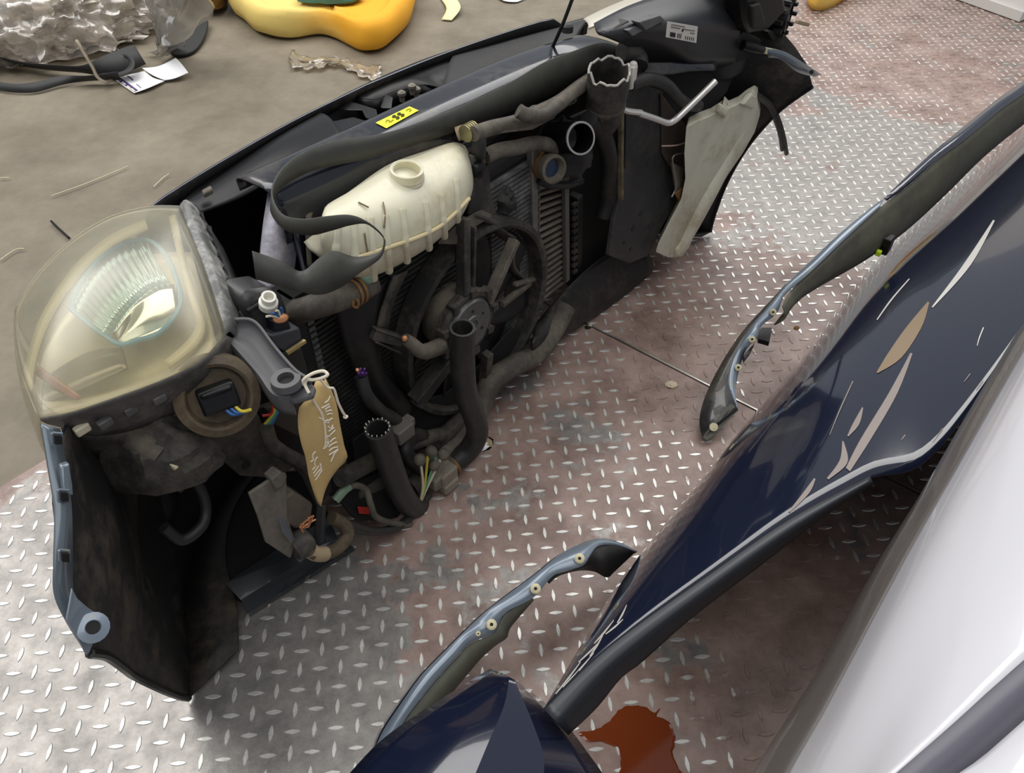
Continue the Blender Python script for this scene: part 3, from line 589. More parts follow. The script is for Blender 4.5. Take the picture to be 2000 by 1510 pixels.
for k, (x, y, r_, m_, lb_) in enumerate([(1311, 752, .011, M_straw, 'pale crumb on the red-brown plate just below the seam'), (1148, 640, .006, M_blk, 'small black chip at the left end of the seam'), (1152, 636, .004, M_straw, 'tiny pale crumb at the left end of the seam'), (1556, 641, .006, M_brown, 'rusty brown crumb between the wing and the body panel'), (940, 872, .012, M_paperw, 'white plastic splinter beside the thick radiator hose'), (1345, 470, .005, M_brown, 'brown crumb under the washer fluid tank')]):
    c_ = pz(x, y, .0005); g = lump(tuple(c_), r_, r_ * .8, r_ * .5, .35, 2.5, 3 + k, 12, 7, .0004); tag(build(g, 'crumb', m_, None, smooth=0), lb_, 'debris', 'crumbs on the tread plates')
# white cabinet foot at the top right corner
A = pz(1700, -62); B = pz(1993, 44); d = (B - A).normalized(); q = Vector((-d.y, d.x, 0)); q = q if q.y > 0 else -q
g = G(); g.box(A.lerp(B, .5) + q * .25 + EZ * .4, (B - A) / 2, q * .25, EZ * .395); wcab = thing('cabinet', 'white cabinet standing on the floor at the top right corner', 'cabinet', A.lerp(B, .5) + q * .25)
build(g, 'body', mat('white_lacquer', (.82, .80, .78), .5), wcab, bevel=.006)
g = G(); g.box(A.lerp(B, .5) + EZ * .025 - q * .006, (B - A) / 2, q * .006, EZ * .022); build(g, 'plinth', mat('offwhite_plinth', (.68, .66, .62), .5), wcab, bevel=.003)
g = G(); g.lathe(A.lerp(B, .5) - q * .014 + EZ * .07, -q, [(.008, 0), (.008, .006)], 10); build(g, 'bolt', M_blk, wcab)

# ================================================================== the cut-off car front end
fe = thing('car_front_end', 'cut-off dark blue car front end with bumper, headlamps, radiator and hoses', 'car part', O)
# ---- bumper cover: one skin from wheel arch to wheel arch
plan = [(0, -.50), (.2, -.487), (.4, -.445), (.55, -.385), (.66, -.30), (.74, -.19), (.785, -.08), (.83, .0), (.885, .08), (.932, .14)]
plan_s = cat([Vector((a, b, 0)) for a, b in plan], 8)
def plan_cut(nend, m):
    pts = [p for p in plan_s if p.y < nend - 1e-4]; 
    for a, b in zip(plan_s, plan_s[1:]):
        if a.y < nend <= b.y: pts.append(a.lerp(b, (nend - a.y) / (b.y - a.y))); break
    return resample(pts, m)
levels = [(.012, -.012, .10, .860, .012), (.05, -.016, .045, .872, .022), (.14, -.010, .012, .888, .042), (.22, .006, 0, .904, .036), (.30, .036, 0, .910, .042), (.38, .080, 0, .918, .024), (.45, .138, 0, .930, 0), (.50, .115, .015, .918, 0), (.54, .085, .04, .896, 0), (.58, .05, .085, .868, 0), (.62, .01, .11, .838, 0)]
rows = []
for z_, ne, ins, ue, dn in levels:
    h = plan_cut(ne, 30); du = ue - h[-1].x
    def pt(i, p, sg):
        t = i / 29; u, n = p.x + du * max(0, (t - .5) / .5) ** 2, p.y + (dn * t ** 3 if sg < 0 else 0)
        n2 = n + ins * max(0, 1 - (abs(u) / .8) ** 3); zz = z_
        if z_ > .49 and .5 < u < .86: zz = .49 + (z_ - .49) * max(.10, abs(u - .68) / .18)
        return W(sg * u, n2, min(zz, z_))
    rows.append([pt(i, h[i], -1) for i in range(29, 0, -1)] + [pt(i, h[i], 1) for i in range(30)])
g = G(); g.grid(rows); bumper = build(g, 'bumper_cover', M_blue, fe, smooth=180, solid=.004, offset=0, mat2=M_inner)
bumper['label'] = 'dark blue bumper cover, black inside'
for e_ in (0, -1): g = G(); g.tube([rows[k][e_] for k in range(7)], .0055, 8); build(g, 'arch_edge', M_blk, fe)
# inward turned lower tray
low = rows[0]; tray = [p + EN * .08 * max(0, 1 - (abs((p - O).dot(EU)) / .8) ** 2) + EU * (.10 if (p - O).dot(EU) < 0 else -.05) * min(1, max(0, (abs((p - O).dot(EU)) - .5) / .3)) + EZ * .012 for p in low]
g = G(); g.grid([low, tray]); build(g, 'lower_tray', M_inner, fe, smooth=180, solid=.004)
# painted end flange of the near corner, with clip slots
fo = N((80, 828, -.01), (92, 900, .02), (106, 1000, .06), (106, 1100, .095), (107, 1160, .11), (130, 1215, .125), (171, 1282, .138))
fi = N((116, 838, -.01), (128, 905, .02), (139, 990, .06), (140, 1100, .09), (141, 1150, .105), (150, 1192, .12), (176, 1272, .138))
g = G(); g.ribbon(fo, fi, 50); fl = build(g, 'end_flange', M_flange, fe, smooth=180, solid=.003, label='blue-grey painted end flange with clip slots')
for (x, y, n_) in [(112, 857, .012), (124, 968, .055), (126, 1086, .097)]:
    g = G(); g.poly(N((x - 8, y - 9, n_), (x + 6, y - 8, n_), (x + 7, y + 8, n_), (x - 7, y + 8, n_)), EN * .004); build(g, 'clip_slot', M_core, fl)
    g = G(); q = N((x - 10, y - 11, n_), (x + 8, y - 10, n_), (x + 9, y + 10, n_), (x - 9, y + 10, n_)); g.tube(q + [q[0]], .0018, 5, smooth=False); build(g, 'slot_rim', M_flangel, fl)
g = G(); g.poly(N((112, 905, .03), (130, 898, .03), (134, 940, .045), (138, 962, .05), (118, 958, .05)), EN * .008); build(g, 'clip_ramp', M_flange, fl, bevel=.002)
bk = N((141, 1150, .125), (152, 1170, .128), (172, 1188, .132), (194, 1202, .138), (203, 1222, .142), (200, 1238, .145), (184, 1254, .148), (176, 1274, .154), (168, 1280, .154), (150, 1246, .146), (130, 1212, .140))
g = G(); g.poly(bk, EN * -.003); br = build(g, 'mounting_bracket', M_flangel, fe, bevel=.001, label='pale blue bracket ear with a bolt hole')
g = G(); c = pn(182, 1226, .146); g.lathe(c, CAM - c, [(.006, 0), (.016, .001), (.016, .004), (.008, .006), (.006, .003)], 18); build(g, 'hole_rim', M_flangel, br)
g = G(); g.lathe(c + (CAM - c).normalized() * .0035, CAM - c, [(.0075, 0), (.0075, .001)], 14); build(g, 'bolt_hole', M_core, br)
# far corner flange
fo = N((1500, 96, .11), (1530, 100, .125), (1562, 118, .14), (1604, 146, .148)); fi = N((1500, 112, .11), (1525, 116, .125), (1556, 140, .14), (1588, 150, .147))
g = G(); g.ribbon(fo, fi, 24); f2 = build(g, 'end_flange', M_flange, fe, smooth=180, solid=.003)
g = G(); c = pn(1585, 141, .153); g.lathe(c, CAM - c, [(.005, 0), (.005, .001)], 12); build(g, 'bolt_hole', M_core, f2)
# ---- black upper trim of the bumper with two grille openings
topo = N((350, 402, -.33), (420, 345, -.37), (520, 275, -.40), (640, 205, -.42), (760, 147, -.425), (870, 105, -.42), (980, 76, -.39), (1090, 52, -.33), (1150, 36, -.30))
topo2 = [p - EZ * .035 + EN * -.004 for p in topo]
g = G(); g.sheet([topo2, topo, [p + EN * .012 + EZ * .004 for p in topo], [p + EN * .02 - EZ * .002 for p in topo]], 60, 3); ut = build(g, 'upper_trim', M_blk, fe, smooth=180, solid=.004, label='black plastic upper trim with grille openings')
def flat(name, pts, m, parent=fe, th=.006, bev=.002, vec=None, **k):
    g = G(); g.poly(N(*pts), (EN * -1 if vec is None else vec) * th); return build(g, name, m, parent, bevel=bev, **k)
a = N((352, 404, -.325), (420, 348, -.36), (520, 279, -.39), (618, 221, -.41)); b = N((386, 420, -.27), (470, 388, -.27), (530, 352, -.265), (600, 300, -.25), (672, 264, -.245))
g = G(); g.sheet([a, [p.lerp(q, .5) + EZ * .012 for p, q in zip(resample(cat(a), 20), resample(cat(b), 20))], b], 30, 4); build(g, 'trim_wing', M_blk, fe, smooth=180, solid=.004)
a = N((890, 101, -.41), (980, 79, -.385), (1090, 55, -.325), (1150, 39, -.295)); b = N((862, 176, -.235), (960, 138, -.235), (1060, 92, -.235), (1130, 70, -.225))
g = G(); g.sheet([a, [p.lerp(q, .5) + EZ * .008 for p, q in zip(resample(cat(a), 20), resample(cat(b), 20))], b], 30, 4); build(g, 'trim_wing', M_blkm, fe, smooth=180, solid=.004)
# ledge below, tub and ribs of the openings
a = N((612, 228, -.405), (680, 192, -.41), (770, 150, -.41), (890, 106, -.40)); b = N((672, 268, -.25), (740, 238, -.25), (800, 206, -.245), (862, 180, -.24))
tub = [[p - EZ * .0 for p in resample(cat(a), 24)], [p - EZ * .11 + EN * .03 for p in resample(cat(a), 24)], [p - EZ * .11 - EN * .03 for p in resample(cat(b), 24)], resample(cat(b), 24)]
g = G(); g.grid(tub); build(g, 'grille_tub', M_core, fe, smooth=0, solid=.003)
flat('opening_rim', [(612, 226, -.405), (690, 186, -.405), (700, 188, -.40), (628, 230, -.395)], M_metalblk, vec=EZ, th=.006)
flat('grille_ledge', [(622, 234, -.37), (672, 262, -.26), (725, 238, -.26), (690, 228, -.31), (650, 236, -.34)], M_blk, vec=EZ * -1, th=.01)
a = N((698, 190, -.40), (705, 193, -.38), (735, 195, -.35), (770, 180, -.345), (800, 168, -.34), (826, 166, -.33), (848, 172, -.31), (850, 178, -.29)); b = [p - EZ * .035 - EN * .0 for p in a]
g = G(); g.ribbon(a, b, 40); build(g, 'opening_lip', M_blk, fe, smooth=180, solid=.005)
a = N((698, 188, -.40), (770, 152, -.405), (880, 112, -.40)); b = N((705, 193, -.38), (735, 195, -.35), (770, 180, -.345), (826, 166, -.33), (872, 172, -.27), (905, 150, -.27), (940, 138, -.27))
g = G(); g.ribbon(a, b, 30); build(g, 'trim_wing', M_blkm, fe, smooth=180, solid=.004)
for q in [[(668, 215, -.38), (690, 200, -.38), (735, 214, -.32), (740, 236, -.29), (720, 232, -.30), (712, 216, -.33)], [(748, 212, -.31), (758, 186, -.33), (768, 190, -.31), (766, 212, -.29)]]:
    flat('grille_rib', q, M_blk, th=.008)
for (x, y) in [(786, 198), (806, 184), (815, 190)]:
    g = G(); c = pn(x, y, -.29); g.tube([c, c + EZ * .012], .005, 8); g.lathe(c + EZ * .012, EZ, [(.008, 0), (.008, .005), (.004, .008)], 10); build(g, 'latch_pin', M_bar, fe)
flat('clip_tab', [(396, 380, -.29), (414, 370, -.29), (418, 378, -.28), (400, 388, -.28)], M_dusty2, vec=EZ, th=.008)
# ---- upper crossmember
cf = [W(-.40, -.235, .655), W(-.2, -.225, .655), W(0, -.22, .655), W(.2, -.22, .648), W(.33, -.215, .64)]
cr = [p + EN * .085 - EZ * .002 for p in cf]
g = G(); g.sheet([[p - EZ * .02 for p in cf], cf, [p + EN * .04 + EZ * .006 for p in cf], cr, [p - EZ * .085 + EN * .006 for p in cr], [p - EZ * .10 - EN * .02 for p in cr]], 40, 4)
xm = build(g, 'upper_crossmember', M_metalblk, fe, smooth=60, solid=.003, label='glossy dark upper crossmember with road dust')
xbvh = BVHTree.FromPolygons([tuple(v) for v in g.v], g.f)
# catch end towards the far headlamp
a = N((1080, 86, -.20), (1130, 70, -.20), (1180, 82, -.16), (1215, 100, -.12)); b = N((1070, 120, -.15), (1110, 108, -.13), (1170, 104, -.11), (1222, 112, -.09))
g = G(); g.sheet([a, [p.lerp(q, .5) + EZ * .012 for p, q in zip(resample(cat(a), 14), resample(cat(b), 14))], b], 20, 4); build(g, 'crossmember_end', M_metalblk, fe, smooth=180, solid=.004)
g = G(); c = pn(1108, 62, -.2); g.lathe(c, EZ, [(.012, 0), (.012, .012), (.008, .016)], 12); build(g, 'rubber_stop', M_rub, fe)
# yellow sticker on its top
def onx(px, py, lift=.003):
    d = ray(px, py).normalized(); h = xbvh.ray_cast(CAM, d); return (h[0] if h[0] else pn(px, py, -.2)) + EZ * lift
g = G(); L = [onx(734 + (800 - 734) * i / 9, 243 + (211 - 243) * i / 9) for i in range(10)]; R = [onx(755 + (818 - 755) * i / 9, 254 + (219 - 254) * i / 9) for i in range(10)]
g.grid([L, [p.lerp(q, .5) for p, q in zip(L, R)], R]); st = build(g, 'sticker', M_yel, xm, smooth=180, label='yellow printed sticker on the crossmember')
def st_pt(a, b, lift=.0012):     # a along the sticker, b across it
    i = min(8, int(a * 9)); f = a * 9 - i; return L[i].lerp(L[i + 1], f).lerp(R[i].lerp(R[i + 1], f), b) + EZ * lift
def strokes(name, curves, f, m, parent, r=.0009, per=4):
    g = G()
    for c in curves: g.tube([f(*p) for p in c], r, 5, per)
    return build(g, name, m, parent, smooth=180)
strokes('sticker_print', [[(.50, .34), (.45, .24), (.40, .36), (.45, .5), (.50, .64), (.45, .77), (.40, .68)], [(.65, .34), (.60, .24), (.55, .36), (.60, .5), (.65, .64), (.60, .77), (.55, .68)]], st_pt, M_inkb, st, .0011)
M_fade = mat('faded_olive_print', (.42, .38, .02), .6)
for c_ in ([(.16, .5), (.22, .35), (.26, .55), (.2, .65)], [(.24, .75), (.30, .6), (.33, .7)], [(.80, .4), (.86, .3), (.92, .45)], [(.82, .65), (.86, .6), (.9, .6)]): strokes('sticker_print', [c_], st_pt, M_fade, st, .0009)
# ---- left leg of the front panel
g = G(); a = N((528, 352, -.22), (520, 400, -.19), (512, 450, -.17), (506, 520, -.14), (500, 580, -.12)); b = N((552, 350, -.20), (562, 400, -.17), (572, 440, -.15), (578, 480, -.14), (572, 540, -.12))
g.ribbon(a, b, 24); build(g, 'front_panel_leg', M_leglit, fe, smooth=180, solid=.006, label='leg of the front panel, silvery reflection put into its colour')
g = G(); c = pn(541, 346, -.22); g.lathe(c, EZ, [(.008, -.02), (.008, 0), (.017, .001), (.018, .008), (.014, .012)], 16); build(g, 'rubber_stop', M_rubd, fe)
a = N((556, 352, -.19), (566, 400, -.16), (572, 450, -.14), (590, 540, -.12)); b = N((612, 345, -.185), (596, 400, -.16), (588, 450, -.14), (606, 540, -.12))
g = G(); g.ribbon(a, b, 24); build(g, 'panel_web', M_metalblk, fe, smooth=180, solid=.005)
a = N((612, 345, -.18), (600, 385, -.155), (596, 440, -.135), (600, 520, -.12)); b = N((634, 352, -.175), (618, 395, -.15), (606, 440, -.13), (610, 520, -.115))
g = G(); g.ribbon(a, b, 24); build(g, 'panel_web', M_dusty2, fe, smooth=180, solid=.004)
# dusty rear face of the panel with its opening, below the crossmember
a = N((600, 345, -.165), (700, 312, -.16), (800, 280, -.155), (900, 245, -.15)); b = N((612, 372, -.16), (700, 368, -.15), (790, 340, -.145), (900, 300, -.14))
g = G(); g.ribbon(a, b, 30); build(g, 'panel_face', mat('dusty_panel_paint', (.05, .05, .06), .4, 0, .3, nz=((.24, .20, .15), 7, .42, .62)), fe, smooth=180, solid=.003)
flat('dark_opening', [(612, 370, -.20), (690, 362, -.20), (720, 372, -.20), (660, 470, -.20), (620, 480, -.20), (604, 420, -.20)], mat('rust_dark_inside', (.020, .014, .009), .8, nz=((.07, .045, .025), 14, .4, .7)), th=.01)
# ---- bonnet stay cable
g = G(); g.tube(N((1120, -8, -.14), (1100, 45, -.15), (1078, 95, -.17)), .0035, 8); build(g, 'stay_rod', M_blk, fe)
# ================= radiator pack
RN = -.10
def Wn(u, z, n=RN): return W(u, n, z)
g = G(); g.box(W(-.145, RN - .028, .295), EU * .295, EN * .022, EZ * .22); rad = build(g, 'radiator', M_core, fe, smooth=0)
rad['label'] = 'black radiator with fine horizontal fins'
g = G()
for k in range(41): g.box(W(-.145, RN - .003, .085 + k * .0105), EU * .288, EN * .005, EZ * .0028)
o = build(g, 'radiator_fins', M_fin, rad, smooth=0); o['kind'] = 'stuff'
g = G()
for k in range(41): g.box(W(.075, RN + .002, .085 + k * .0105), EU * .062, EN * .004, EZ * .0036)
o = build(g, 'corroded_fins', M_fing, rad, smooth=0); o['kind'] = 'stuff'
# toothed end tank
g = G(); g.box(W(-.448, RN - .018, .29), EU * .022, EN * .03, EZ * .225); build(g, 'end_tank', M_blkm, rad, bevel=.008)
g = G()
for k in range(34): g.box(W(-.427, RN + .010, .085 + k * .0125), EU * .006, EN * .005, EZ * .0038)
o = build(g, 'crimp_teeth', M_fing, rad, smooth=0); o['kind'] = 'stuff'
# side strip and intercooler
g = G(); g.bar(pn(1040, 284, RN + .005), pn(1040, 640, RN + .005), .016, .018, EU); g.bar(pn(1051, 294, RN), pn(1050, 560, RN), .006, .012, EU); build(g, 'radiator_side_strip', M_steel if False else mat('grey_side_strip', (.16, .155, .14), .45, .5, nz=((.26, .25, .23), 20, .4, .7)), fe, bevel=.002)
icn = RN + .005; q = [pn(1050, 372, icn), pn(1106, 356, icn), pn(1108, 548, icn), pn(1050, 596, icn)]
g = G(); g.poly([p - EN * .012 for p in q], EN * -.05); ic = build(g, 'intercooler', M_core, fe); ic['label'] = 'dusty aluminium intercooler with bars'
proto = None; nb = 17
for k in range(nb):
    f = (k + .5) / nb; a = q[0].lerp(q[3], f); b = q[1].lerp(q[2], f)
    g = G(); g.bar(a, b, .010, .0075); build(g, 'cooling_bar', M_bar, ic, bevel=.002)
g = G(); g.bar(pn(1104, 352, icn + .01), pn(1106, 548, icn + .01), .012, .014, EU); g.bar(pn(1050, 364, icn + .008), pn(1106, 348, icn + .008), .016, .012); build(g, 'frame_rail', mat('grey_frame', (.14, .13, .12), .5, .4), ic, bevel=.002)
g = G(); g.bar(pn(1124, 380, icn - .02), pn(1122, 545, icn - .02), .03, .02, EU); build(g, 'ribbed_side', M_blkm, ic, bevel=.003)
g = G()
for k in range(11): g.box(pn(1122, 400 + k * 13, icn - .005), EU * .008, EN * .004, EZ * .004)
build(g, 'side_rungs', M_dust, ic, smooth=0)
# ---- fan and shroud
FC = W(-.062, -.085, .255); FR = .198
def fp(r, a, n=0): return FC + (EU * math.cos(a) + EZ * math.sin(a)) * r + EN * n
fan = build(G().lathe(FC, EN, [(FR + .012, -.01), (FR + .012, .030), (FR + .002, .032), (FR - .004, .028), (FR - .004, -.01)], 56, cap=False), 'cooling_fan', M_dust, fe, smooth=40)
fan['label'] = 'dusty black cooling fan in its shroud'
for k in range(7):
    a0 = k * 2 * math.pi / 7 + .35; rows = []
    for i in range(9):
        r = .055 + (FR - .014 - .055) * i / 8; sw = .34 * (i / 8) ** 1.3
        rows.append([fp(r, a0 + sw + (j / 5 - .5) * (.50 - .10 * i / 8), .010 - .024 * (j / 5) ) for j in range(6)])
    g = G(); g.grid(rows); build(g, 'fan_blade', M_blkm, fan, smooth=180, solid=.003)
HUB = pn(925, 640, -.01); 
g = G(); g.lathe(HUB - EN * .075, EN, [(.060, 0), (.066, .02), (.066, .055), (.058, .060)], 36); mo = build(g, 'fan_motor', M_dusty2, fan)
g = G(); g.lathe(HUB - EN * .012, EN, [(.055, -.006), (.055, .004), (.052, .008), (.024, .008), (.022, .011), (.014, .011), (.013, .008), (.001, .008)], 36); mf = build(g, 'motor_cover', mat('grey_motor_cover', (.115, .12, .12), .4, .5, nz=((.17, .17, .165), 30, .45, .7)), fan, label='grey motor cover disc')
for k in range(6):
    a = k * 1.05 + .4; g = G(); c = HUB + (EU * math.cos(a) + EZ * math.sin(a)) * .034 - EN * .0035; g.lathe(c, EN, [(.003, 0), (.003, .0006)], 8); build(g, 'vent_hole', M_core, fan)
g = G(); g.lathe(HUB - EN * .02, EN, [(.060, -.012), (.071, -.010), (.073, .004), (.068, .010), (.060, .010), (.059, -.01)], 32, cap=False)
for k in range(9):
    a = k * .7; c = HUB + (EU * math.cos(a) + EZ * math.sin(a)) * .070 - EN * .014; g.box(c, EU * .007, EN * .010, EZ * .007)
build(g, 'motor_ring', M_dust, fan, smooth=30)
g = G(); g.bar(pn(905, 425, -.05), pn(905, 575, -.03), .016, .022, EN); g.bar(pn(918, 440, -.05), pn(915, 575, -.035), .005, .03, EN); build(g, 'shroud_strut', M_dust, fan, bevel=.002)
g = G(); g.bar(pn(1005, 468, -.045), pn(950, 592, -.03), .014, .022, EN); build(g, 'shroud_strut', M_dusty2, fan, bevel=.002)
g = G(); g.bar(pn(812, 792, -.04), pn(880, 700, -.03), .022, .022, EN); g.bar(pn(805, 780, -.04), pn(872, 694, -.03), .004, .03, EN); build(g, 'shroud_strut', M_dust, fan, bevel=.002)
g = G(); g.bar(pn(724, 650, -.045), pn(780, 664, -.03), .018, .025, EN); g.bar(pn(726, 638, -.045), pn(775, 655, -.03), .004, .03, EN); g.bar(pn(724, 662, -.045), pn(775, 685, -.03), .004, .03, EN); build(g, 'shroud_strut', M_dust, fan, bevel=.002)
g = G(); g.bar(pn(952, 690, -.035), pn(945, 752, -.045), .018, .02, EN); build(g, 'shroud_strut', M_dust, fan, bevel=.002)
g = G(); g.bar(pn(1035, 552, -.06), pn(980, 595, -.035), .012, .012, EN); g.bar(pn(1042, 545, -.06), pn(1005, 556, -.05), .008, .012, EN); build(g, 'shroud_strut', M_dusty2, fan, bevel=.002)
# shroud sheet: left band, top plate, lower skirt
a = N((652, 592, -.07), (668, 660, -.07), (692, 720, -.07), (720, 780, -.075), (760, 830, -.08)); b = N((760, 540, -.06), (745, 600, -.06), (738, 660, -.06), (752, 730, -.065), (805, 785, -.07))
g = G(); g.sheet([a, [p.lerp(q, .5) + EN * .018 for p, q in zip(resample(cat(a), 16), resample(cat(b), 16))], b], 30, 4); build(g, 'shroud_panel', M_blkm, fan, smooth=180, solid=.004)
a = N((768, 540, -.045), (746, 600, -.045), (736, 640, -.045)); b = N((796, 528, -.05), (768, 590, -.05), (756, 645, -.05))
g = G(); g.ribbon(a, b, 16); build(g, 'shroud_lip', M_dust, fan, smooth=180, solid=.004)
flat('shroud_plate', [(855, 478, -.055), (905, 432, -.06), (940, 414, -.06), (962, 424, -.06), (925, 446, -.055), (912, 462, -.05), (896, 478, -.05)], M_dusty2, parent=fan, vec=EZ, th=.006)
a = N((930, 420, -.055), (960, 432, -.055), (990, 455, -.055), (1008, 470, -.055), (1005, 520, -.055), (1035, 552, -.06)); b = N((938, 432, -.075), (955, 445, -.075), (980, 466, -.075), (996, 478, -.075), (992, 520, -.075), (1020, 556, -.08))
g = G(); g.ribbon(a, b, 30); build(g, 'shroud_lip', M_dust, fan, smooth=40, solid=.005)
flat('shroud_plate', [(1010, 480, -.09), (1020, 560, -.095), (1000, 640, -.095), (950, 740, -.095), (940, 700, -.095), (985, 600, -.09), (998, 500, -.09)], M_blkm, parent=fan)
flat('shroud_panel', [(925, 340, -.08), (955, 320, -.085), (960, 380, -.085), (975, 440, -.085), (940, 420, -.08), (915, 420, -.075)], M_dust, parent=fan)
# broken fins hole
g = lump(tuple(pn(985, 400, RN + .006)), .018, .018, .028, .3, 3, 2, 14, 9); build(g, 'broken_bracket', M_blkm, fan)
# wire stub
g = G(); g.tube(N((790, 662, -.02), (805, 672, -.015), (820, 685, -.01), (835, 686, -.015), (860, 676, -.02)), lambda t: .010 + .006 * t, 10); build(g, 'taped_wire', M_dusty2, fan)
g = G(); g.lathe(pn(790, 661, -.015), CAM - pn(790, 661, -.015), [(.006, 0), (.005, .006), (.002, .008)], 10); build(g, 'copper_end', M_copper, fan)
# ================= coolant expansion tank
T = [(640, 392, -.11), (690, 352, -.12), (755, 304, -.13), (825, 280, -.135), (885, 264, -.14), (906, 276, -.13)]
R_ = [(634, 430, -.05), (700, 420, -.035), (785, 400, -.03), (860, 366, -.035), (906, 322, -.05), (919, 318, -.08)]
S_ = [(628, 468, -.045), (690, 508, -.020), (775, 480, -.015), (855, 446, -.018), (912, 392, -.035), (923, 370, -.07)]
B_ = [(634, 505, -.06), (708, 556, -.04), (780, 528, -.035), (848, 484, -.04), (900, 434, -.05), (916, 395, -.08)]
rg = [[resample(cat(N(*c)), 14)[i] for c in (T, R_, S_, B_)] for i in range(14)]
full = []
for i, r in enumerate(rg):
    t_, r_, s_, b_ = r; bb = b_ - EN * .075; tb = t_ - EN * .012 - EZ * .06
    full.append([t_, t_.lerp(r_, .55) + EZ * .008, r_, r_.lerp(s_, .5) + EN * .004, s_ + EN * .002, s_.lerp(b_, .6), b_, bb, tb])
ce = lambda r: sum(r, Vector()) / len(r)
full = [[ce(full[0]).lerp(p, .88) - EU * .006 for p in full[0]]] + full + [[ce(full[-1]).lerp(p, .85) + EU * .006 for p in full[-1]]]
g = G(); g.rings(full); tk = build(g, 'coolant_tank', M_tank, fe, smooth=180, sub=1, label='cream translucent coolant expansion tank without its cap')
tkb = BVHTree.FromPolygons([tuple(v) for v in g.v], g.f)
def ontk(px, py, lift=.001):
    d = ray(px, py).normalized(); h = tkb.ray_cast(CAM, d); return (h[0] if h[0] else pn(px, py, -.03)) - d * lift
g = G(); c = pn(795, 362, -.075); ax = (EZ + EN * .12).normalized()
g.lathe(c - ax * .02, ax, [(.030, 0), (.030, .022), (.026, .024), (.026, .030), (.0275, .032), (.026, .035), (.0275, .038), (.026, .041), (.026, .050), (.0235, .051), (.021, .049), (.021, .015), (.004, .012)], 32); build(g, 'filler_neck', M_tank, tk, label='threaded open filler neck')
g = G(); g.tube([ontk(*p) for p in [(690, 506), (730, 493), (775, 478), (820, 462), (858, 443), (890, 415), (916, 388)]], .0035, 8); build(g, 'moulded_seam', mat('yellowed_seam', (.62, .52, .30), .5), tk)
for x0, y0, x1, y1 in [(660, 425, 655, 500), (690, 428, 693, 500), (722, 425, 730, 545), (752, 420, 760, 530), (785, 408, 795, 510), (830, 395, 838, 485), (860, 380, 868, 462), (890, 350, 893, 430)]:
    pts = [ontk(x0 + (x1 - x0) * t / 6, y0 + (y1 - y0) * t / 6, -.004) for t in range(7)]
    g = G(); g.tube(pts, .0065, 8); build(g, 'moulded_rib', M_tank, tk)
strokes('dirt_line', [[(748, 395), (752, 420), (750, 445)], [(712, 455), (715, 475), (718, 492)], [(758, 485), (762, 505)], [(700, 395), (720, 405)]], ontk, mat('dirt', (.20, .15, .09), .8), tk, .0013)
flat('bottom_outlet', [(708, 540, -.035), (742, 534, -.03), (738, 556, -.035), (716, 562, -.04)], mat('green_stain', (.25, .38, .28), .6), parent=tk, th=.02, bev=.006)
g = G(); g.tube(N((892, 262, -.12), (908, 258, -.11), (918, 268, -.10)), .012, 12); build(g, 'top_outlet', M_tan, tk)
# ================= hoses
def hose(name, pts, r, m, openend=0, seg=12, parent=fe, **k):
    g = G(); g.tube(N(*pts), r, seg, 6, openend); return build(g, name, m, parent, smooth=50, **k)
hose('radiator_hose', [(578, 610, -.09), (610, 600, -.06), (650, 588, -.05), (690, 572, -.05), (728, 552, -.05)], .019, M_rubd)
for dx in (0, 9): g = G(); g.lathe(pn(690 + dx, 572 - dx * .5, -.05), N((650, 588, -.05))[0] - N((728, 552, -.05))[0], [(.0205, -.002), (.0225, -.002), (.0225, .002), (.0205, .002)], 20, cap=False); build(g, 'hose_clip', M_brown, fe, label='rusty spring clip')
g = G(); g.tube(N((696, 584, -.03), (700, 590, -.028), (698, 600, -.03), (690, 598, -.03), (690, 588, -.03)), .0022, 6); build(g, 'clip_tail', M_brown, fe)
hose('radiator_hose', [(903, 640, .045), (903, 700, .04), (908, 760, .035), (926, 812, .03), (932, 846, .03), (918, 876, .02), (893, 900, .01)], .0225, M_rub, 1, 16, label='thick black radiator hose with an open upper end')
hose('radiator_hose', [(738, 838, .02), (752, 880, .02), (768, 925, .02), (782, 960, .02), (805, 990, .015), (835, 985, .0)], .023, M_rub, 1, 16, label='cut black hose with a frayed open end')
g = G(); c = pn(737, 836, .02)
for k in range(16):
    a = k * .393; d = (EU * math.cos(a) * 1 + EN * math.sin(a)); g.tube([c + d * .019, c + d * .0205 + EZ * random.uniform(.001, .006), c + d * .021 + EZ * .001], .0007, 4)
build(g, 'frayed_thread', M_ink, fe)
hose('coolant_pipe', [(800, 950, -.02), (850, 900, -.02), (900, 860, -.02), (935, 800, -.025), (960, 745, -.03), (1000, 716, -.03), (1050, 690, -.035), (1085, 640, -.05), (1105, 600, -.06)], .0235, M_rubd, 0, 16, label='dusty grey coolant pipe along the bottom')
hose('coolant_pipe', [(665, 935, .0), (720, 905, -.02), (770, 880, -.03), (820, 860, -.03), (860, 850, -.03)], .016, M_dust, 0, 10)
hose('coil_pipe', [(830, 920, -.01), (800, 895, .0), (790, 870, -.01), (815, 850, -.03), (850, 870, -.03)], .015, M_blkm, 0, 10)
hose('wire_conduit', [(705, 735, -.03), (715, 770, -.02), (740, 800, -.015), (765, 815, -.02), (790, 835, -.02)], .0115, M_rub)
g = G(); 
for k in range(5): g.tube([pn(705, 735, -.028), pn(700 + k * 4, 728 - (k % 2) * 8, -.02)], .002, 5)
build(g, 'cut_wires', M_wires['purple'], fe)
g = G(); g.tube(N((703, 732, -.028), (698, 722, -.02)), .003, 5); build(g, 'copper_end', M_copper, fe)
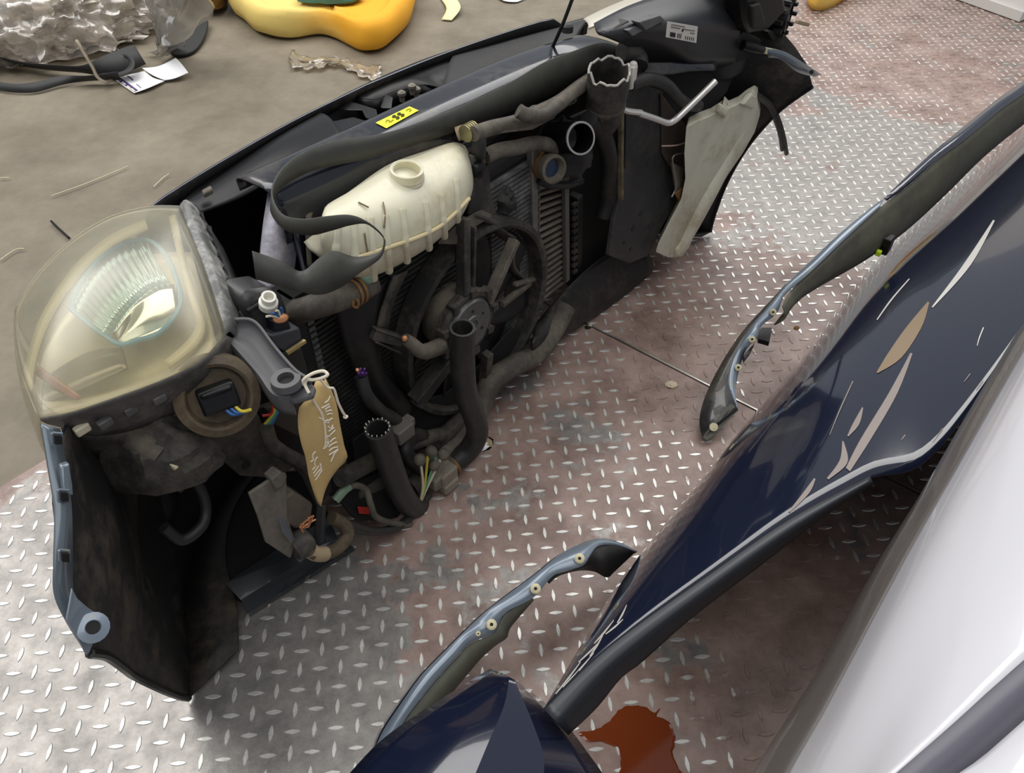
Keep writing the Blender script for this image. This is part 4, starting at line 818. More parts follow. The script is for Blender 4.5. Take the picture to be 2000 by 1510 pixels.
g = G(); g.box(pn(785, 842, -.005), EU * .020, EN * .014, EZ * .016); g.box(pn(795, 825, -.01), EU * .012, EN * .010, EZ * .010); g.box(pn(775, 850, -.005), EU * .008, EN * .01, EZ * .016); build(g, 'loom_plug', mat('grey_plug', (.13, .12, .105), .5), fe, bevel=.003)
# pipes along the top
hose('aircon_pipe', [(925, 262, -.08), (960, 250, -.08), (1010, 238, -.08), (1050, 220, -.08), (1090, 200, -.085), (1130, 170, -.09), (1160, 150, -.09)], .013, M_dusty2)
hose('aircon_pipe', [(1012, 216, -.065), (1030, 225, -.055), (1060, 226, -.055), (1090, 205, -.06), (1120, 180, -.07), (1150, 158, -.08)], .0125, M_rubd)
flat('pipe_tray', [(935, 262, -.075), (955, 248, -.08), (1005, 226, -.085), (1040, 205, -.09), (1075, 200, -.085), (1085, 225, -.075), (1040, 248, -.07), (985, 254, -.068)], M_bar, vec=EZ * -1, th=.006)
hose('vent_hose', [(934, 252, -.09), (936, 270, -.08), (935, 290, -.08), (935, 305, -.085)], .0125, M_rub)
g = G(); c = pn(908, 262, -.095); 
for k in range(5): g.lathe(c + EU * .005 * k, EU, [(.012, 0), (.015, .001), (.015, .003), (.012, .004)], 14)
build(g, 'hose_clip', mat('brass_clip', (.30, .27, .14), .4, .6), fe)
hose('vent_hose', [(948, 306, -.085), (975, 294, -.08), (1010, 288, -.075), (1045, 280, -.075), (1070, 283, -.07), (1078, 298, -.075), (1066, 312, -.08)], .0135, M_rubd)
flat('tank_bracket', [(922, 305, -.08), (948, 302, -.08), (950, 318, -.08), (935, 340, -.08), (924, 335, -.08)], M_dusty2, th=.012)
g = G(); g.lathe(pn(938, 333, -.07), EN, [(.014, -.01), (.014, .002), (.008, .006)], 12); build(g, 'grommet', M_blk, fe)
# radiator neck: brown tape, torn end with blue inside
c = pn(1058, 322, -.085); d = (pn(1092, 334, -.03) - c).normalized()
g = G(); g.lathe(c, d, [(.024, -.012), (.026, 0), (.025, .018), (.025, .022)], 22); nk = build(g, 'radiator_neck', M_brown, fe, label='rust-taped radiator neck with torn end')
g = G(); g.lathe(c + d * .020, d, [(.026, 0), (.0275, .008), (.0275, .024), (.022, .026), (.018, .016), (.017, .004)], 22); build(g, 'torn_collar', M_dusty2, nk)
g = G(); g.lathe(c + d * .030, d, [(.018, 0), (.018, .001)], 18); build(g, 'blue_core', mat('dark_blue_core', (.008, .025, .06), .3), nk)
flat('neck_bracket', [(1088, 305, -.09), (1138, 296, -.09), (1140, 355, -.09), (1110, 372, -.09), (1092, 360, -.09)], M_dust, th=.03, bev=.006)
hose('lower_shelf', [(1052, 352, -.08), (1075, 362, -.07), (1110, 362, -.07), (1136, 354, -.08)], .007, M_blkm)
# black pipe with pale rim, and its body
c = pn(1134, 270, -.02); d = (CAM - c).normalized(); d = (d * .75 + EU * .25 + EN * .35).normalized()
g = G(); g.lathe(c, d, [(.030, -.10), (.030, 0), (.026, .002), (.026, -.06), (.001, -.07)], 30); ip = build(g, 'inlet_pipe', M_blk, fe, label='black inlet pipe with a pale rim')
g = G(); g.lathe(c, d, [(.026, .0015), (.0305, .0015), (.0305, -.002), (.026, -.002)], 30, cap=False); build(g, 'pale_rim', mat('pale_rim', (.30, .30, .29), .4), ip)
g = lump(tuple(pn(1098, 282, -.10) - EZ * .03), .055, .05, .075, .12, 2, 4, 22, 14); build(g, 'air_box', M_blkm, fe)
hose('air_hose', [(1150, 232, -.05), (1172, 255, -.05), (1186, 290, -.05), (1190, 340, -.055), (1186, 390, -.06), (1178, 424, -.06)], .0185, M_blkm, 0, 12)
# torn duct
c = pn(1190, 140, -.03); ax = (pn(1190, 140, -.03) - pn(1180, 232, -.05)).normalized()
g = G(); seg = 36; x, y = frame(ax); rings = []
for r, h in [(.024, -.14), (.034, -.115), (.037, -.08), (.0395, -.078), (.0395, -.072), (.038, -.07), (.041, -.03)]: rings.append([c + ax * h + (x * math.cos(2 * math.pi * k / seg) + y * math.sin(2 * math.pi * k / seg)) * r for k in range(seg)])
jag = [.016 * noise.noise(Vector((k * .43, 2, 0))) for k in range(seg)]
rings.append([c + ax * jag[k] + (x * math.cos(2 * math.pi * k / seg) + y * math.sin(2 * math.pi * k / seg)) * .040 for k in range(seg)])
rings.append([c + ax * (jag[k] - .001) + (x * math.cos(2 * math.pi * k / seg) + y * math.sin(2 * math.pi * k / seg)) * .0355 for k in range(seg)])
rings.append([c + ax * -.09 + (x * math.cos(2 * math.pi * k / seg) + y * math.sin(2 * math.pi * k / seg)) * .032 for k in range(seg)])
g.rings(rings); du = build(g, 'air_duct', M_dust, fe, smooth=40, label='torn black air duct standing open')
rim = [c + ax * (jag[k % seg] + .0005) + (x * math.cos(2 * math.pi * k / seg) + y * math.sin(2 * math.pi * k / seg)) * .038 for k in range(seg + 1)]
g = G(); g.tube([p + ax * .003 * noise.noise(p * 200) for p in rim], .0025, 6, smooth=False); build(g, 'torn_edge', mat('pale_torn_edge', (.42, .40, .36), .7), du)
g = G(); g.box(pn(1233, 150, -.02), EU * .008, EN * .008, EZ * .022); g.lathe(pn(1236, 136, -.02), EZ, [(.008, 0), (.008, .012), (.004, .016)], 10); build(g, 'sensor_plug', M_label, fe, bevel=.002, label='pale sensor plug')
# silver pipe bent in a hook
g = G(); g.tube(N((1212, 206, -.02), (1222, 216, -.01), (1252, 220, .0)), .006, 8); g.tube(N((1250, 222, .0), (1280, 232, .01), (1303, 240, .02), (1316, 236, .025), (1330, 224, .03), (1365, 190, .045), (1398, 158, .06)), .0066, 10, per=6); build(g, 'steel_pipe', mat('bright_pipe', (.72, .70, .66), .3, .6), fe, label='bright bent metal pipe')
hose('heater_hose', [(1232, 165, -.02), (1265, 154, -.01), (1300, 165, .0), (1325, 192, .01), (1345, 205, .01), (1364, 206, .01)], .013, M_rub, 2)
# ================= far chassis plate and shelf
flat('chassis_plate', [(1225, 180, -.05), (1262, 165, -.05), (1295, 178, -.04), (1292, 300, -.03), (1318, 330, -.02), (1330, 390, -.01), (1300, 430, -.005), (1265, 500, -.005), (1230, 515, -.01), (1190, 500, -.02), (1200, 430, -.03), (1222, 330, -.05)], mat('dark_dusty_steel', (.035, .035, .037), .5, .2, nz=((.085, .075, .062), 9, .45, .75)), th=.012, label='dark steel chassis plate with holes')
for (x, y, r) in [(1269, 315, .013), (1284, 372, .005), (1252, 416, .008), (1236, 445, .008), (1268, 441, .007), (1218, 474, .005), (1230, 486, .005)]:
    n_ = -.05 + .05 * (y - 180) / 320 + .012; g = G(); c = pn(x, y, n_ + .01); g.lathe(c, EN, [(r, 0), (r, .0012)], 12, ex=1.0); build(g, 'bolt_hole', M_core, fe)
flat('plate_fold', [(1292, 182, -.035), (1340, 245, -.02), (1338, 300, -.015), (1312, 330, -.01), (1294, 300, -.025)], mat('brown_dark_steel', (.045, .032, .025), .6, nz=((.09, .06, .04), 12, .4, .7)), th=.006)
flat('torn_flange', [(1312, 318, .0), (1342, 330, .0), (1345, 370, .005), (1325, 395, .01), (1318, 360, .005)], M_dusty2, th=.004)
g = G(); g.tube(N((1293, 285, -.01), (1320, 284, -.005), (1340, 278, .0)), .0018, 6); build(g, 'pink_wire', mat('pale_pink', (.55, .40, .34), .5), fe)
g = G(); g.tube(N((1340, 298, .0), (1315, 305, .005), (1316, 330, .008), (1320, 365, .01), (1312, 385, .01)), .002, 6); build(g, 'clamp_wire', M_steel, fe)
flat('rust_tab', [(1318, 378, .012), (1335, 366, .012), (1340, 384, .012), (1328, 394, .012)], M_brown, th=.004)
g = G(); a = pn(1213, 205, -.045); b = pn(1212, 390, -.03); g.bar(a, b, .012, .008, EU); build(g, 'yellow_edge', mat('ochre_edge', (.22, .17, .08), .6, nz=((.09, .075, .05), 12, .4, .6)), fe, bevel=.002)
g = G(); g.bar(pn(1205, 215, -.06), pn(1203, 345, -.05), .014, .006, EU); build(g, 'flange_strip', M_dust, fe, bevel=.002)
flat('dark_back', [(1118, 230, -.16), (1230, 180, -.16), (1232, 500, -.10), (1112, 560, -.11), (1112, 380, -.14)], M_core, th=.01)
# lower crossmember and its shelf with holes
a = N((1040, 640, -.085), (1110, 560, -.085), (1180, 500, -.085), (1250, 470, -.07)); b = N((1040, 668, -.03), (1110, 632, -.05), (1200, 575, -.045), (1275, 515, -.03))
ls = [p.lerp(q, .5) + EZ * .004 for p, q in zip(resample(cat(a), 14), resample(cat(b), 14))]
g = G(); g.sheet([a, ls, b, [p - EZ * .03 for p in b]], 30, 3); build(g, 'lower_crossmember', mat('sooty_steel', (.022, .022, .023), .45, .3, nz=((.075, .062, .050), 8, .5, .75)), fe, smooth=50, solid=.003)
for (x, y, r) in [(1102, 585, .008), (1140, 556, .010), (1106, 566, .004), (1056, 605, .004), (1246, 540, .004)]:
    g = G(); c = pn(x, y, -.05) + EZ * .001; g.lathe(c + (CAM - c) * .012, EZ, [(r, 0), (r, .001)], 12); build(g, 'drain_hole', M_core, fe)
g = G(); g.sheet([N((700, 935, -.05), (800, 880, -.05), (900, 800, -.055), (1040, 660, -.06)), N((700, 965, -.02), (800, 905, -.02), (900, 825, -.025), (1040, 680, -.035)), [p - EZ * .03 for p in N((700, 965, -.02), (800, 905, -.02), (900, 825, -.025), (1040, 680, -.035))]], 30, 3); build(g, 'lower_rail', M_dust, fe, smooth=50, solid=.003)
g = G(); p0, p1 = pz(470, 1172, .035), pz(660, 1052, .035); p2, p3 = pz(485, 1196, .012), pz(690, 1068, .012); p4, p5 = pz(440, 1140, .05), pz(640, 1010, .05)
g.grid([[p4, p5], [p0, p1], [p2, p3], [p2 - EZ * .01, p3 - EZ * .01]]); build(g, 'lower_rail', mat('wet_black_rail', (.012, .016, .020), .25, .2, .3), fe, smooth=0, solid=.004)
# far bumper inside and lower tip
flat('splash_panel', [(1395, 110, -.03), (1440, 135, .0), (1420, 180, .01), (1380, 225, .0), (1290, 240, -.06), (1235, 170, -.10)], M_core, th=.004)
# ================= washer tank
wtk = [(1340, 247, .02), (1362, 236, .025), (1385, 228, .03), (1408, 214, .04), (1412, 204, .042), (1420, 213, .044), (1440, 204, .05), (1458, 190, .058), (1471, 182, .06), (1478, 186, .06), (1480, 205, .06), (1484, 225, .058), (1474, 258, .05), (1448, 304, .045), (1420, 345, .04), (1396, 385, .035), (1372, 418, .03), (1360, 450, .028), (1345, 485, .022), (1332, 502, .02), (1305, 505, .02), (1280, 494, .018), (1285, 478, .018), (1304, 440, .018), (1330, 390, .02), (1338, 350, .02), (1336, 300, .02)]
g = G(); g.poly(N(*wtk), EU * .045 - EN * .02); ws = build(g, 'washer_tank', M_tank2, fe, bevel=.014, seg=4, smooth=60, label='milky white washer fluid tank standing on the plate')
g = G(); g.tube(N((1462, 200, .03), (1440, 250, .03), (1404, 325, .025), (1366, 400, .02), (1328, 470, .01), (1310, 492, .008)), lambda t: .020 + .008 * math.sin(t * 3.1), 14); build(g, 'tank_ridge', M_tank2, ws, smooth=180)
for q_ in [[(1408, 222, .05), (1412, 203, .05), (1422, 214, .05), (1420, 232, .05)], [(1452, 205, .062), (1470, 182, .064), (1478, 188, .064), (1474, 214, .062)]]: flat('tank_lug', q_, M_tank2, parent=ws, th=.016, bev=.005)
g = G(); c = pn(1402, 212, .01); g.lathe(c - EZ * .02, EZ, [(.022, 0), (.022, .02), (.019, .022), (.017, .02), (.017, .0)], 24, cap=False); build(g, 'filler_rim', M_dust, ws)
g = G(); g.tube(N((1404, 214, .03), (1416, 206, .03)), .008, 8); build(g, 'red_cap', M_wires['red'], ws)
hose('washer_tube', [(1478, 190, .05), (1500, 205, .06), (1515, 235, .07), (1524, 265, .075), (1528, 292, .075)], .006, M_rub)
hose('washer_tube', [(1480, 186, .055), (1506, 205, .065), (1522, 238, .075), (1531, 270, .08), (1536, 300, .08)], .006, M_rub)
# ================= far headlamp seen from behind
hl = build(G().sheet([N((1160, 48, -.10), (1240, 8, -.08), (1340, -20, -.06), (1452, -30, -.04)), N((1170, 66, -.06), (1250, 50, -.03), (1340, 40, .0), (1450, 30, .015)), N((1205, 80, -.05), (1260, 82, -.03), (1350, 88, .005), (1446, 92, .02)), N((1232, 95, -.05), (1290, 108, -.04), (1360, 122, .0), (1438, 124, .01)), N((1236, 118, -.09), (1290, 130, -.08), (1360, 140, -.05), (1436, 138, -.04))], 30, 4), 'headlamp', mat('black_grey_housing', (.020, .021, .024), .38), fe, smooth=180, solid=.005, label='far headlamp housing seen from behind')
flat('housing_rib', [(1248, 44, -.02), (1290, 30, -.01), (1300, 40, -.008), (1262, 60, -.015)], M_lampg, parent=hl, th=.02)
flat('housing_rib', [(1226, 60, -.03), (1262, 44, -.025), (1254, 62, -.02), (1236, 72, -.025)], M_armg, parent=hl, th=.02)
flat('housing_rib', [(1190, 62, -.05), (1228, 40, -.045), (1240, 52, -.04), (1205, 74, -.045)], M_blkm, parent=hl, th=.02)
g = G(); g.tube([pn(1400, 128, -.045), pn(1402, 110, -.045), pn(1404, 60, -.045), pn(1406, 0, -.045), pn(1408, -70, -.045)], lambda t: .062 + .008 * math.sin(t * 3), 28, smooth=False); build(g, 'housing_drum', mat('satin_dark_housing', (.030, .031, .034), .5), hl)
q = [(1305, 42), (1363, 52), (1360, 84), (1302, 73)]
g = G(); P = [pn(x, y, .022) for x, y in q]; g.poly(P, EN * -.002); lb = build(g, 'label', M_label, hl, smooth=0, label='small printed white barcode label')
def lbp(a, b): return P[0].lerp(P[1], a).lerp(P[3].lerp(P[2], a), b) + EN * .0008
strokes('label_print', [[(.1, .15), (.3, .15), (.55, .15)], [(.1, .3), (.25, .3), (.4, .3)], [(.5, .3), (.7, .3), (.9, .28)], [(.75, .45), (.85, .45), (.9, .45)]], lbp, M_core, hl, .0005)
strokes('label_print', [[(.1 + .03 * k, .62), (.1 + .03 * k, .75), (.1 + .03 * k, .9)] for k in range(6)] + [[(.34 + .05 * k, .62), (.34 + .05 * k, .75), (.34 + .05 * k, .9)] for k in range(3)] + [[(.6 + .07 * k, .7), (.6 + .07 * k, .8), (.6 + .07 * k, .9)] for k in range(5)], lbp, M_core, hl, .0008)
g = G(); g.lathe(lbp(.48, .38), EN, [(.003, 0), (.003, .0006)], 10); build(g, 'label_dot', M_core, hl)
flat('rear_cover', [(1452, 0, .05), (1462, -20, .055), (1530, -30, .07), (1538, 20, .07), (1500, 62, .06), (1465, 66, .05), (1456, 40, .05)], M_blk, parent=hl, th=.05, bev=.010)
flat('rear_cover', [(1470, 12, .062), (1486, 6, .065), (1496, 40, .065), (1490, 58, .06), (1472, 56, .058)], M_blkm, parent=hl, th=.02, bev=.004)
g = G(); c = pn(1534, 34, .055); g.lathe(c - EN * .03, (EN + EU * .25), [(.034, 0), (.036, .03), (.034, .036), (.028, .038), (.027, .030), (.012, .030), (.010, .036), (.002, .036)], 26); rc = build(g, 'bulb_cap', M_blk, hl)
g = G()
for k in range(10):
    a = k * .63; g.box(c + (EU * math.cos(a) + EZ * math.sin(a)) * .037, EU * .004, EN * .010, EZ * .004)
build(g, 'cap_lugs', M_blkm, hl)
flat('cap_tail', [(1500, 62, .05), (1540, 60, .055), (1532, 76, .05), (1510, 80, .05)], M_blkm, parent=hl, th=.02)
g = G(); g.tube(N((1450, 88, .03), (1475, 95, .045), (1496, 99, .05)), .011, 10); build(g, 'lamp_stem', M_blk, hl)
g = G(); g.bar(pn(1492, 98, .055), pn(1520, 104, .062), .016, .014); build(g, 'plug', M_clip, hl, bevel=.002, label='cream plug')
g = G(); g.bar(pn(1556, 42, .06), pn(1578, 48, .065), .010, .009); build(g, 'plug', M_tan, hl, bevel=.002)
flat('housing_end', [(1436, 84, .02), (1455, 60, .03), (1490, 78, .04), (1470, 110, .03), (1440, 124, .02)], M_blkm, parent=hl, th=.04, bev=.004)
g = G(); g.sheet([N((1140, 38, -.24), (1180, 18, -.26), (1240, -6, -.27), (1300, -24, -.26)), N((1148, 46, -.20), (1190, 26, -.20), (1250, 2, -.20), (1310, -14, -.20)), N((1150, 56, -.18), (1200, 36, -.17), (1260, 12, -.16), (1320, -4, -.15))], 20, 4); build(g, 'lens_edge', mat('pale_lens_edge', (.66, .62, .52), .2), hl, smooth=180, solid=.004, label='pale clear lens edge')
# wing rail under the far lamp
a = N((1232, 122, -.05), (1280, 122, -.03), (1340, 122, -.01), (1398, 122, .01)); b = N((1240, 152, -.04), (1290, 148, -.02), (1345, 140, .0), (1396, 138, .02))
g = G(); g.sheet([a, [p.lerp(q, .5) + EZ * .004 for p, q in zip(resample(cat(a), 12), resample(cat(b), 12))], b], 20, 3); build(g, 'wing_rail', M_metalblk, fe, smooth=180, solid=.005)
hose('rail_sleeve', [(1215, 100, -.06), (1235, 104, -.05), (1245, 115, -.04), (1246, 130, -.03)], .020, M_rub)
# ================= near headlamp
nh = W(-.66, -.15, .55)
rear = [pz(*p) for p in [(78, 818, .60), (140, 806, .60), (230, 776, .598), (330, 738, .592), (400, 700, .585), (441, 655, .58)]]
front = [pz(*p) for p in [(30, 606, .615), (66, 545, .622), (130, 478, .63), (210, 426, .636), (290, 404, .64), (352, 403, .64)]]
outer = [pz(*p) for p in [(78, 818, .60), (46, 735, .612), (30, 660, .616), (30, 606, .615)]]
inner = [pz(*p) for p in [(441, 655, .58), (425, 600, .60), (398, 520, .622), (370, 450, .636), (352, 403, .64)]]
g = G(); g.coons(rear, front, outer, inner, 26, 20, .036, (EZ * .8 + (CAM - nh).normalized() * .35))
lamp = build(g, 'headlamp', M_lens, fe, smooth=180, solid=.0025, label='near headlamp with a hazy yellowed clear lens')
fr2 = [p - EZ * .10 - EN * .035 for p in front]; fr3 = [p - EZ * .20 - EN * .02 for p in front]
g = G(); g.sheet([front, [p - EZ * .045 - EN * .03 for p in front], fr2, fr3], 26, 4); build(g, 'lens_front', M_lens, lamp, smooth=180, solid=.0025)
out2 = [p - EZ * .09 - EU * .012 for p in outer]
g = G(); g.sheet([outer, [p - EZ * .04 - EU * .014 for p in outer], out2], 16, 3); build(g, 'lens_front', M_lens, lamp, smooth=180, solid=.0025)
# bowl behind the lens
def shrink(l, f, dz): 
    return [nh.lerp(p, f) + EZ * dz for p in l]
d_ = -.06
br_, bf_, = shrink(rear, .88, -.012), shrink(front, .95, -.07)
g = G(); g.coons(br_, bf_, [br_[0], br_[0].lerp(bf_[0], .5) - EU * .02, bf_[0]], [br_[-1], br_[-1].lerp(bf_[-1], .5), bf_[-1]], 20, 16, -.05, EZ); build(g, 'lamp_bowl', mat('champagne_bowl', (.62, .58, .46), .3, .25, nz=((.45, .42, .33), 5, .4, .7)), lamp, smooth=180, solid=.003)
bz = [(62, 770, .575), (72, 700, .585), (102, 620, .60), (160, 535, .605), (225, 478, .61), (290, 448, .615)]
bz2 = [(44, 758, .575), (56, 690, .585), (86, 608, .60), (146, 520, .605), (214, 462, .61), (284, 430, .615)]
g = G(); g.ribbon([pz(*p) for p in bz], [pz(*p) for p in bz2], 40); build(g, 'lamp_bezel', M_bezel, lamp, smooth=180, solid=.003, label='ivory bezel band inside the lens')
bz = [(344, 420, .60), (362, 500, .595), (384, 580, .585), (402, 640, .57), (380, 680, .565), (330, 720, .56)]; bz2 = [(330, 424, .60), (348, 505, .595), (370, 585, .585), (384, 632, .57), (365, 668, .565), (322, 706, .56)]
g = G(); g.ribbon([pz(*p) for p in bz], [pz(*p) for p in bz2], 40); build(g, 'lamp_bezel', M_bezel, lamp, smooth=180, solid=.003)
# fluted main reflector, blue tinted
def rz(x, y, z_): return pz(x, y, z_)
c0 = [rz(136, 602, .585), rz(165, 545, .595), rz(200, 505, .60), rz(240, 480, .60), rz(285, 470, .595)]
c1 = [rz(225, 648, .565), rz(250, 610, .565), rz(280, 580, .565), rz(310, 560, .57), rz(340, 556, .57)]
A0, A1 = resample(cat(c0), 61), resample(cat(c1), 61); rows = []
for j in range(8):
    v = j / 7; rows.append([A0[i].lerp(A1[i], v) + EZ * (-.030 * math.sin(math.pi * v) + .0022 * math.cos(i * math.pi / 2) * (1 - v * .6)) for i in range(61)])
g = G(); g.grid(rows); build(g, 'fluted_reflector', M_bluegl, lamp, smooth=180, solid=.002, label='fluted blue-tinted reflector')
g = G(); g.sheet([c1, [rz(232, 668, .55), rz(262, 640, .552), rz(292, 622, .556), rz(320, 616, .56), rz(345, 606, .565)], [rz(238, 674, .56), rz(270, 662, .562), rz(300, 652, .566), rz(330, 636, .57), rz(346, 612, .572)]], 30, 4); build(g, 'reflector_floor', M_reflect, lamp, smooth=180, solid=.002)
q = [rz(136, 602, .59), rz(175, 634, .582), rz(210, 660, .576), rz(238, 674, .572), rz(270, 664, .572), rz(310, 652, .574), rz(346, 610, .576), rz(352, 570, .58), rz(325, 500, .596), rz(285, 468, .60), rz(235, 478, .605), rz(190, 510, .605), rz(155, 560, .60), rz(136, 602, .59)]
g = G(); g.tube(q, .0035, 8, per=3); build(g, 'reflector_edge', M_bluel, lamp, label='blue edge of the reflector')
g = G(); g.sheet([[rz(80, 790, .57), rz(160, 760, .56), rz(250, 720, .555)], [rz(85, 740, .56), rz(170, 690, .545), rz(240, 680, .55)]], 14, 3); build(g, 'side_reflector', mat('grey_side_reflector', (.22, .20, .17), .25, .5), lamp, smooth=180, solid=.003)
g = G(); g.sheet([[rz(75, 715, .585), rz(110, 740, .575), rz(160, 775, .57)], [rz(70, 730, .575), rz(102, 755, .566), rz(150, 782, .566)]], 12, 3); build(g, 'red_reflector', mat('faded_red', (.30, .10, .09), .3), lamp, smooth=180, solid=.003)
# housing around it
i2 = [pz(*p) for p in [(468, 668, .55), (470, 630, .565), (448, 560, .59), (412, 470, .61), (384, 408, .63)]]
inn = list(inner); 
g = G(); g.sheet([inn, [p.lerp(q, .5) + EZ * .012 for p, q in zip(resample(cat(inn), 16), resample(cat(i2), 16))], i2], 24, 4); build(g, 'lamp_housing', mat('frosty_grey_housing', (.13, .13, .125), .4, nz=((.50, .49, .46), 9, .46, .66)), lamp, smooth=180, solid=.003, label='grey housing flange with worn frosty patches')
i3 = [p + Vector((.02, -.0, -.07)) for p in i2]
g = G(); g.sheet([i2, i3], 24, 2); build(g, 'lamp_housing', M_lampg, lamp, smooth=180, solid=.003)
r2 = [pz(*p) for p in [(92, 826, .585), (150, 826, .575), (245, 800, .57), (340, 768, .56), (420, 722, .55), (468, 670, .55)]]
r3 = [pz(*p) for p in [(118, 832, .56), (180, 850, .53), (270, 836, .51), (360, 800, .50), (440, 745, .50), (474, 690, .53)]]
g = G(); g.sheet([rear, r2, r3], 30, 3); build(g, 'lamp_housing', mat('brown_grey_housing', (.060, .056, .053), .45, nz=((.15, .14, .125), 10, .45, .7)), lamp, smooth=180, solid=.003)
for k in range(9):       # splintered lugs along the flange
    f = (k + .5) / 9; p = resample(cat(i2), 50)[int(f * 49)]
    g = G(); a = random.uniform(.006, .014); g.add([p + EZ * .002, p + EU * a + EZ * .004, p + EU * .002 - EZ * .012 + EN * a, p + EN * .004 + EZ * random.uniform(.006, .014)], [(0, 1, 2), (0, 2, 3), (0, 3, 1), (1, 3, 2)]); build(g, 'broken_lug', M_lampg, lamp, smooth=0)
for (x, y) in [(160, 838), (255, 800), (310, 778), (205, 826)]:
    g = G(); g.box(pz(x, y, .565), EU * .009, EN * .005, EZ * .006); build(g, 'housing_clip', M_bezel if x == 160 else M_lampg, lamp, bevel=.002)
# mounting arm with eyelet
a = [pz(*p) for p in [(462, 636, .575), (500, 640, .57), (540, 690, .555), (580, 735, .545), (608, 752, .54)]]
b = [pz(*p) for p in [(450, 668, .565), (470, 690, .558), (505, 730, .545), (535, 770, .535), (570, 778, .53)]]
g = G(); g.sheet([[p + EZ * .012 for p in a], a, [p.lerp(q, .5) - EZ * .006 for p, q in zip(resample(cat(a), 14), resample(cat(b), 14))], b, [p - EZ * .03 for p in b]], 26, 3); ar = build(g, 'mounting_arm', M_armg, lamp, smooth=50, solid=.004, label='grey plastic mounting arm with an eyelet')
g = G(); g.poly([pz(*p) for p in [(535, 745, .542), (575, 728, .545), (600, 740, .545), (617, 756, .54), (612, 772, .538), (575, 784, .53), (548, 772, .533)]], EZ * -.008); build(g, 'arm_end', M_armg, lamp, bevel=.003)
c = pz(561, 749, .545); g = G(); g.lathe(c, EZ, [(.010, 0), (.021, .0), (.019, .010), (.011, .010), (.010, .001)], 22); build(g, 'eyelet', M_armg, lamp)
g = G(); g.lathe(c + EZ * .002, EZ, [(.0105, 0), (.0105, .0015)], 18); build(g, 'eyelet_hole', M_core, lamp)
# bulb holder
c = pn(425, 775, .0); d = ((CAM - c).normalized() * .8 + EN * .3 - EU * .1).normalized()
g = G(); g.lathe(c, d, [(.045, -.05), (.056, -.02), (.054, .0), (.044, .006), (.040, .004), (.036, -.008), (.002, -.010)], 34); bh = build(g, 'bulb_cover', M_brownr, lamp, label='dirty brown rubber bulb cover')
x, y = frame(d)
g = G(); g.box(c + d * .004, x * .024, y * .017, d * .016); g.box(c + d * .012 + y * .010, x * .020, y * .004, d * .012); build(g, 'bulb_plug', M_blk, lamp, bevel=.004)
for k, col in enumerate(('blue', 'blue', 'yellow')):
    g = G(); o_ = c + x * (.002 + .006 * k) - y * .012 + d * .014; g.tube([o_, o_ - y * .012 + x * .006 + d * .006, o_ - y * .016 + x * .018], .0022, 6); build(g, 'bulb_wire', M_wires[col], lamp)
# levelling motor and indicator holder below
c = pz(285, 850, .48); g = lump(tuple(c - EZ * .05), .075, .05, .075, .14, 1.8, 6, 22, 14, .3); build(g, 'levelling_motor', M_dust, lamp)
g = G(); g.tube([pz(*p) for p in [(255, 830, .50), (280, 865, .485), (310, 885, .47)]], .022, 12); g.tube([pz(*p) for p in [(330, 800, .50), (345, 820, .49), (352, 840, .475)]], .014, 10); build(g, 'motor_arm', M_dusty2, lamp)
g = G(); g.bar(pz(308, 880, .475), pz(330, 902, .465), .022, .012); g.bar(pz(330, 896, .47), pz(350, 912, .46), .014, .010); build(g, 'plug', M_clip, lamp, bevel=.002, label='cream plug')
g = G(); g.lathe(pz(345, 803, .50), EN, [(.006, 0), (.006, .012), (.003, .016)], 10); build(g, 'plug', M_clip, lamp)
g = G(); g.sheet([r3, [p - EZ * .05 - EN * .02 for p in r3], [p - EZ * .09 - EN * .06 for p in r3]], 24, 3); build(g, 'housing_skirt', M_dust, lamp, smooth=180, solid=.003)
# ================= black box with white nozzle and relay beside the near lamp
flat('fluid_box', [(470, 590, -.06), (490, 572, -.06), (530, 566, -.055), (556, 580, -.05), (566, 610, -.05), (562, 640, -.045), (530, 668, -.045), (500, 650, -.05), (482, 625, -.055)], mat('black_box', (.022, .022, .022), .35), th=.06, bev=.012, label='black plastic box with a white nozzle')
flat('box_seam', [(482, 606, -.056), (520, 582, -.05), (524, 586, -.048), (486, 612, -.054)], M_blkm, th=.01)
g = G(); c = pn(524, 594, -.045); d = (EZ + EN * .4).normalized(); g.lathe(c, d, [(.013, -.004), (.013, .006), (.010, .008), (.010, .018), (.007, .018), (.006, .008)], 18); build(g, 'nozzle', M_white, fe, label='white plastic nozzle')
flat('relay', [(532, 628, -.035), (562, 618, -.03), (572, 648, -.03), (560, 666, -.03), (538, 668, -.035)], mat('navy_black_relay', (.010, .012, .020), .35), th=.03, bev=.003)
flat('relay_base', [(528, 656, -.03), (586, 640, -.025), (592, 668, -.025), (562, 690, -.025), (534, 676, -.03)], mat('dark_grey_base', (.045, .047, .055), .4), th=.035, bev=.003)
g = G(); c = pn(548, 622, -.025); g.lathe(c, CAM - c, [(.007, 0), (.006, .003), (.002, .004)], 12, ex=1.6); build(g, 'copper_end', M_copper, fe)
for k in range(4):
    g = G(); g.tube([c, c + EZ * .012 + EU * (k - 2) * .006, c + EZ * .016 + EU * (k - 2.5) * .008], .0018, 5); build(g, 'bulb_wire', M_wires['blue' if k % 2 else 'white'], fe)
g = G(); g.bar(pn(560, 690, -.02), pn(596, 666, -.02), .005, .005); build(g, 'gold_strip', mat('gold_strip', (.42, .32, .14), .4, .4), fe)
flat('relay_post', [(546, 690, -.04), (590, 678, -.04), (616, 770, -.04), (580, 770, -.05)], mat('dark_green_black', (.020, .024, .020), .5), th=.04, bev=.004)
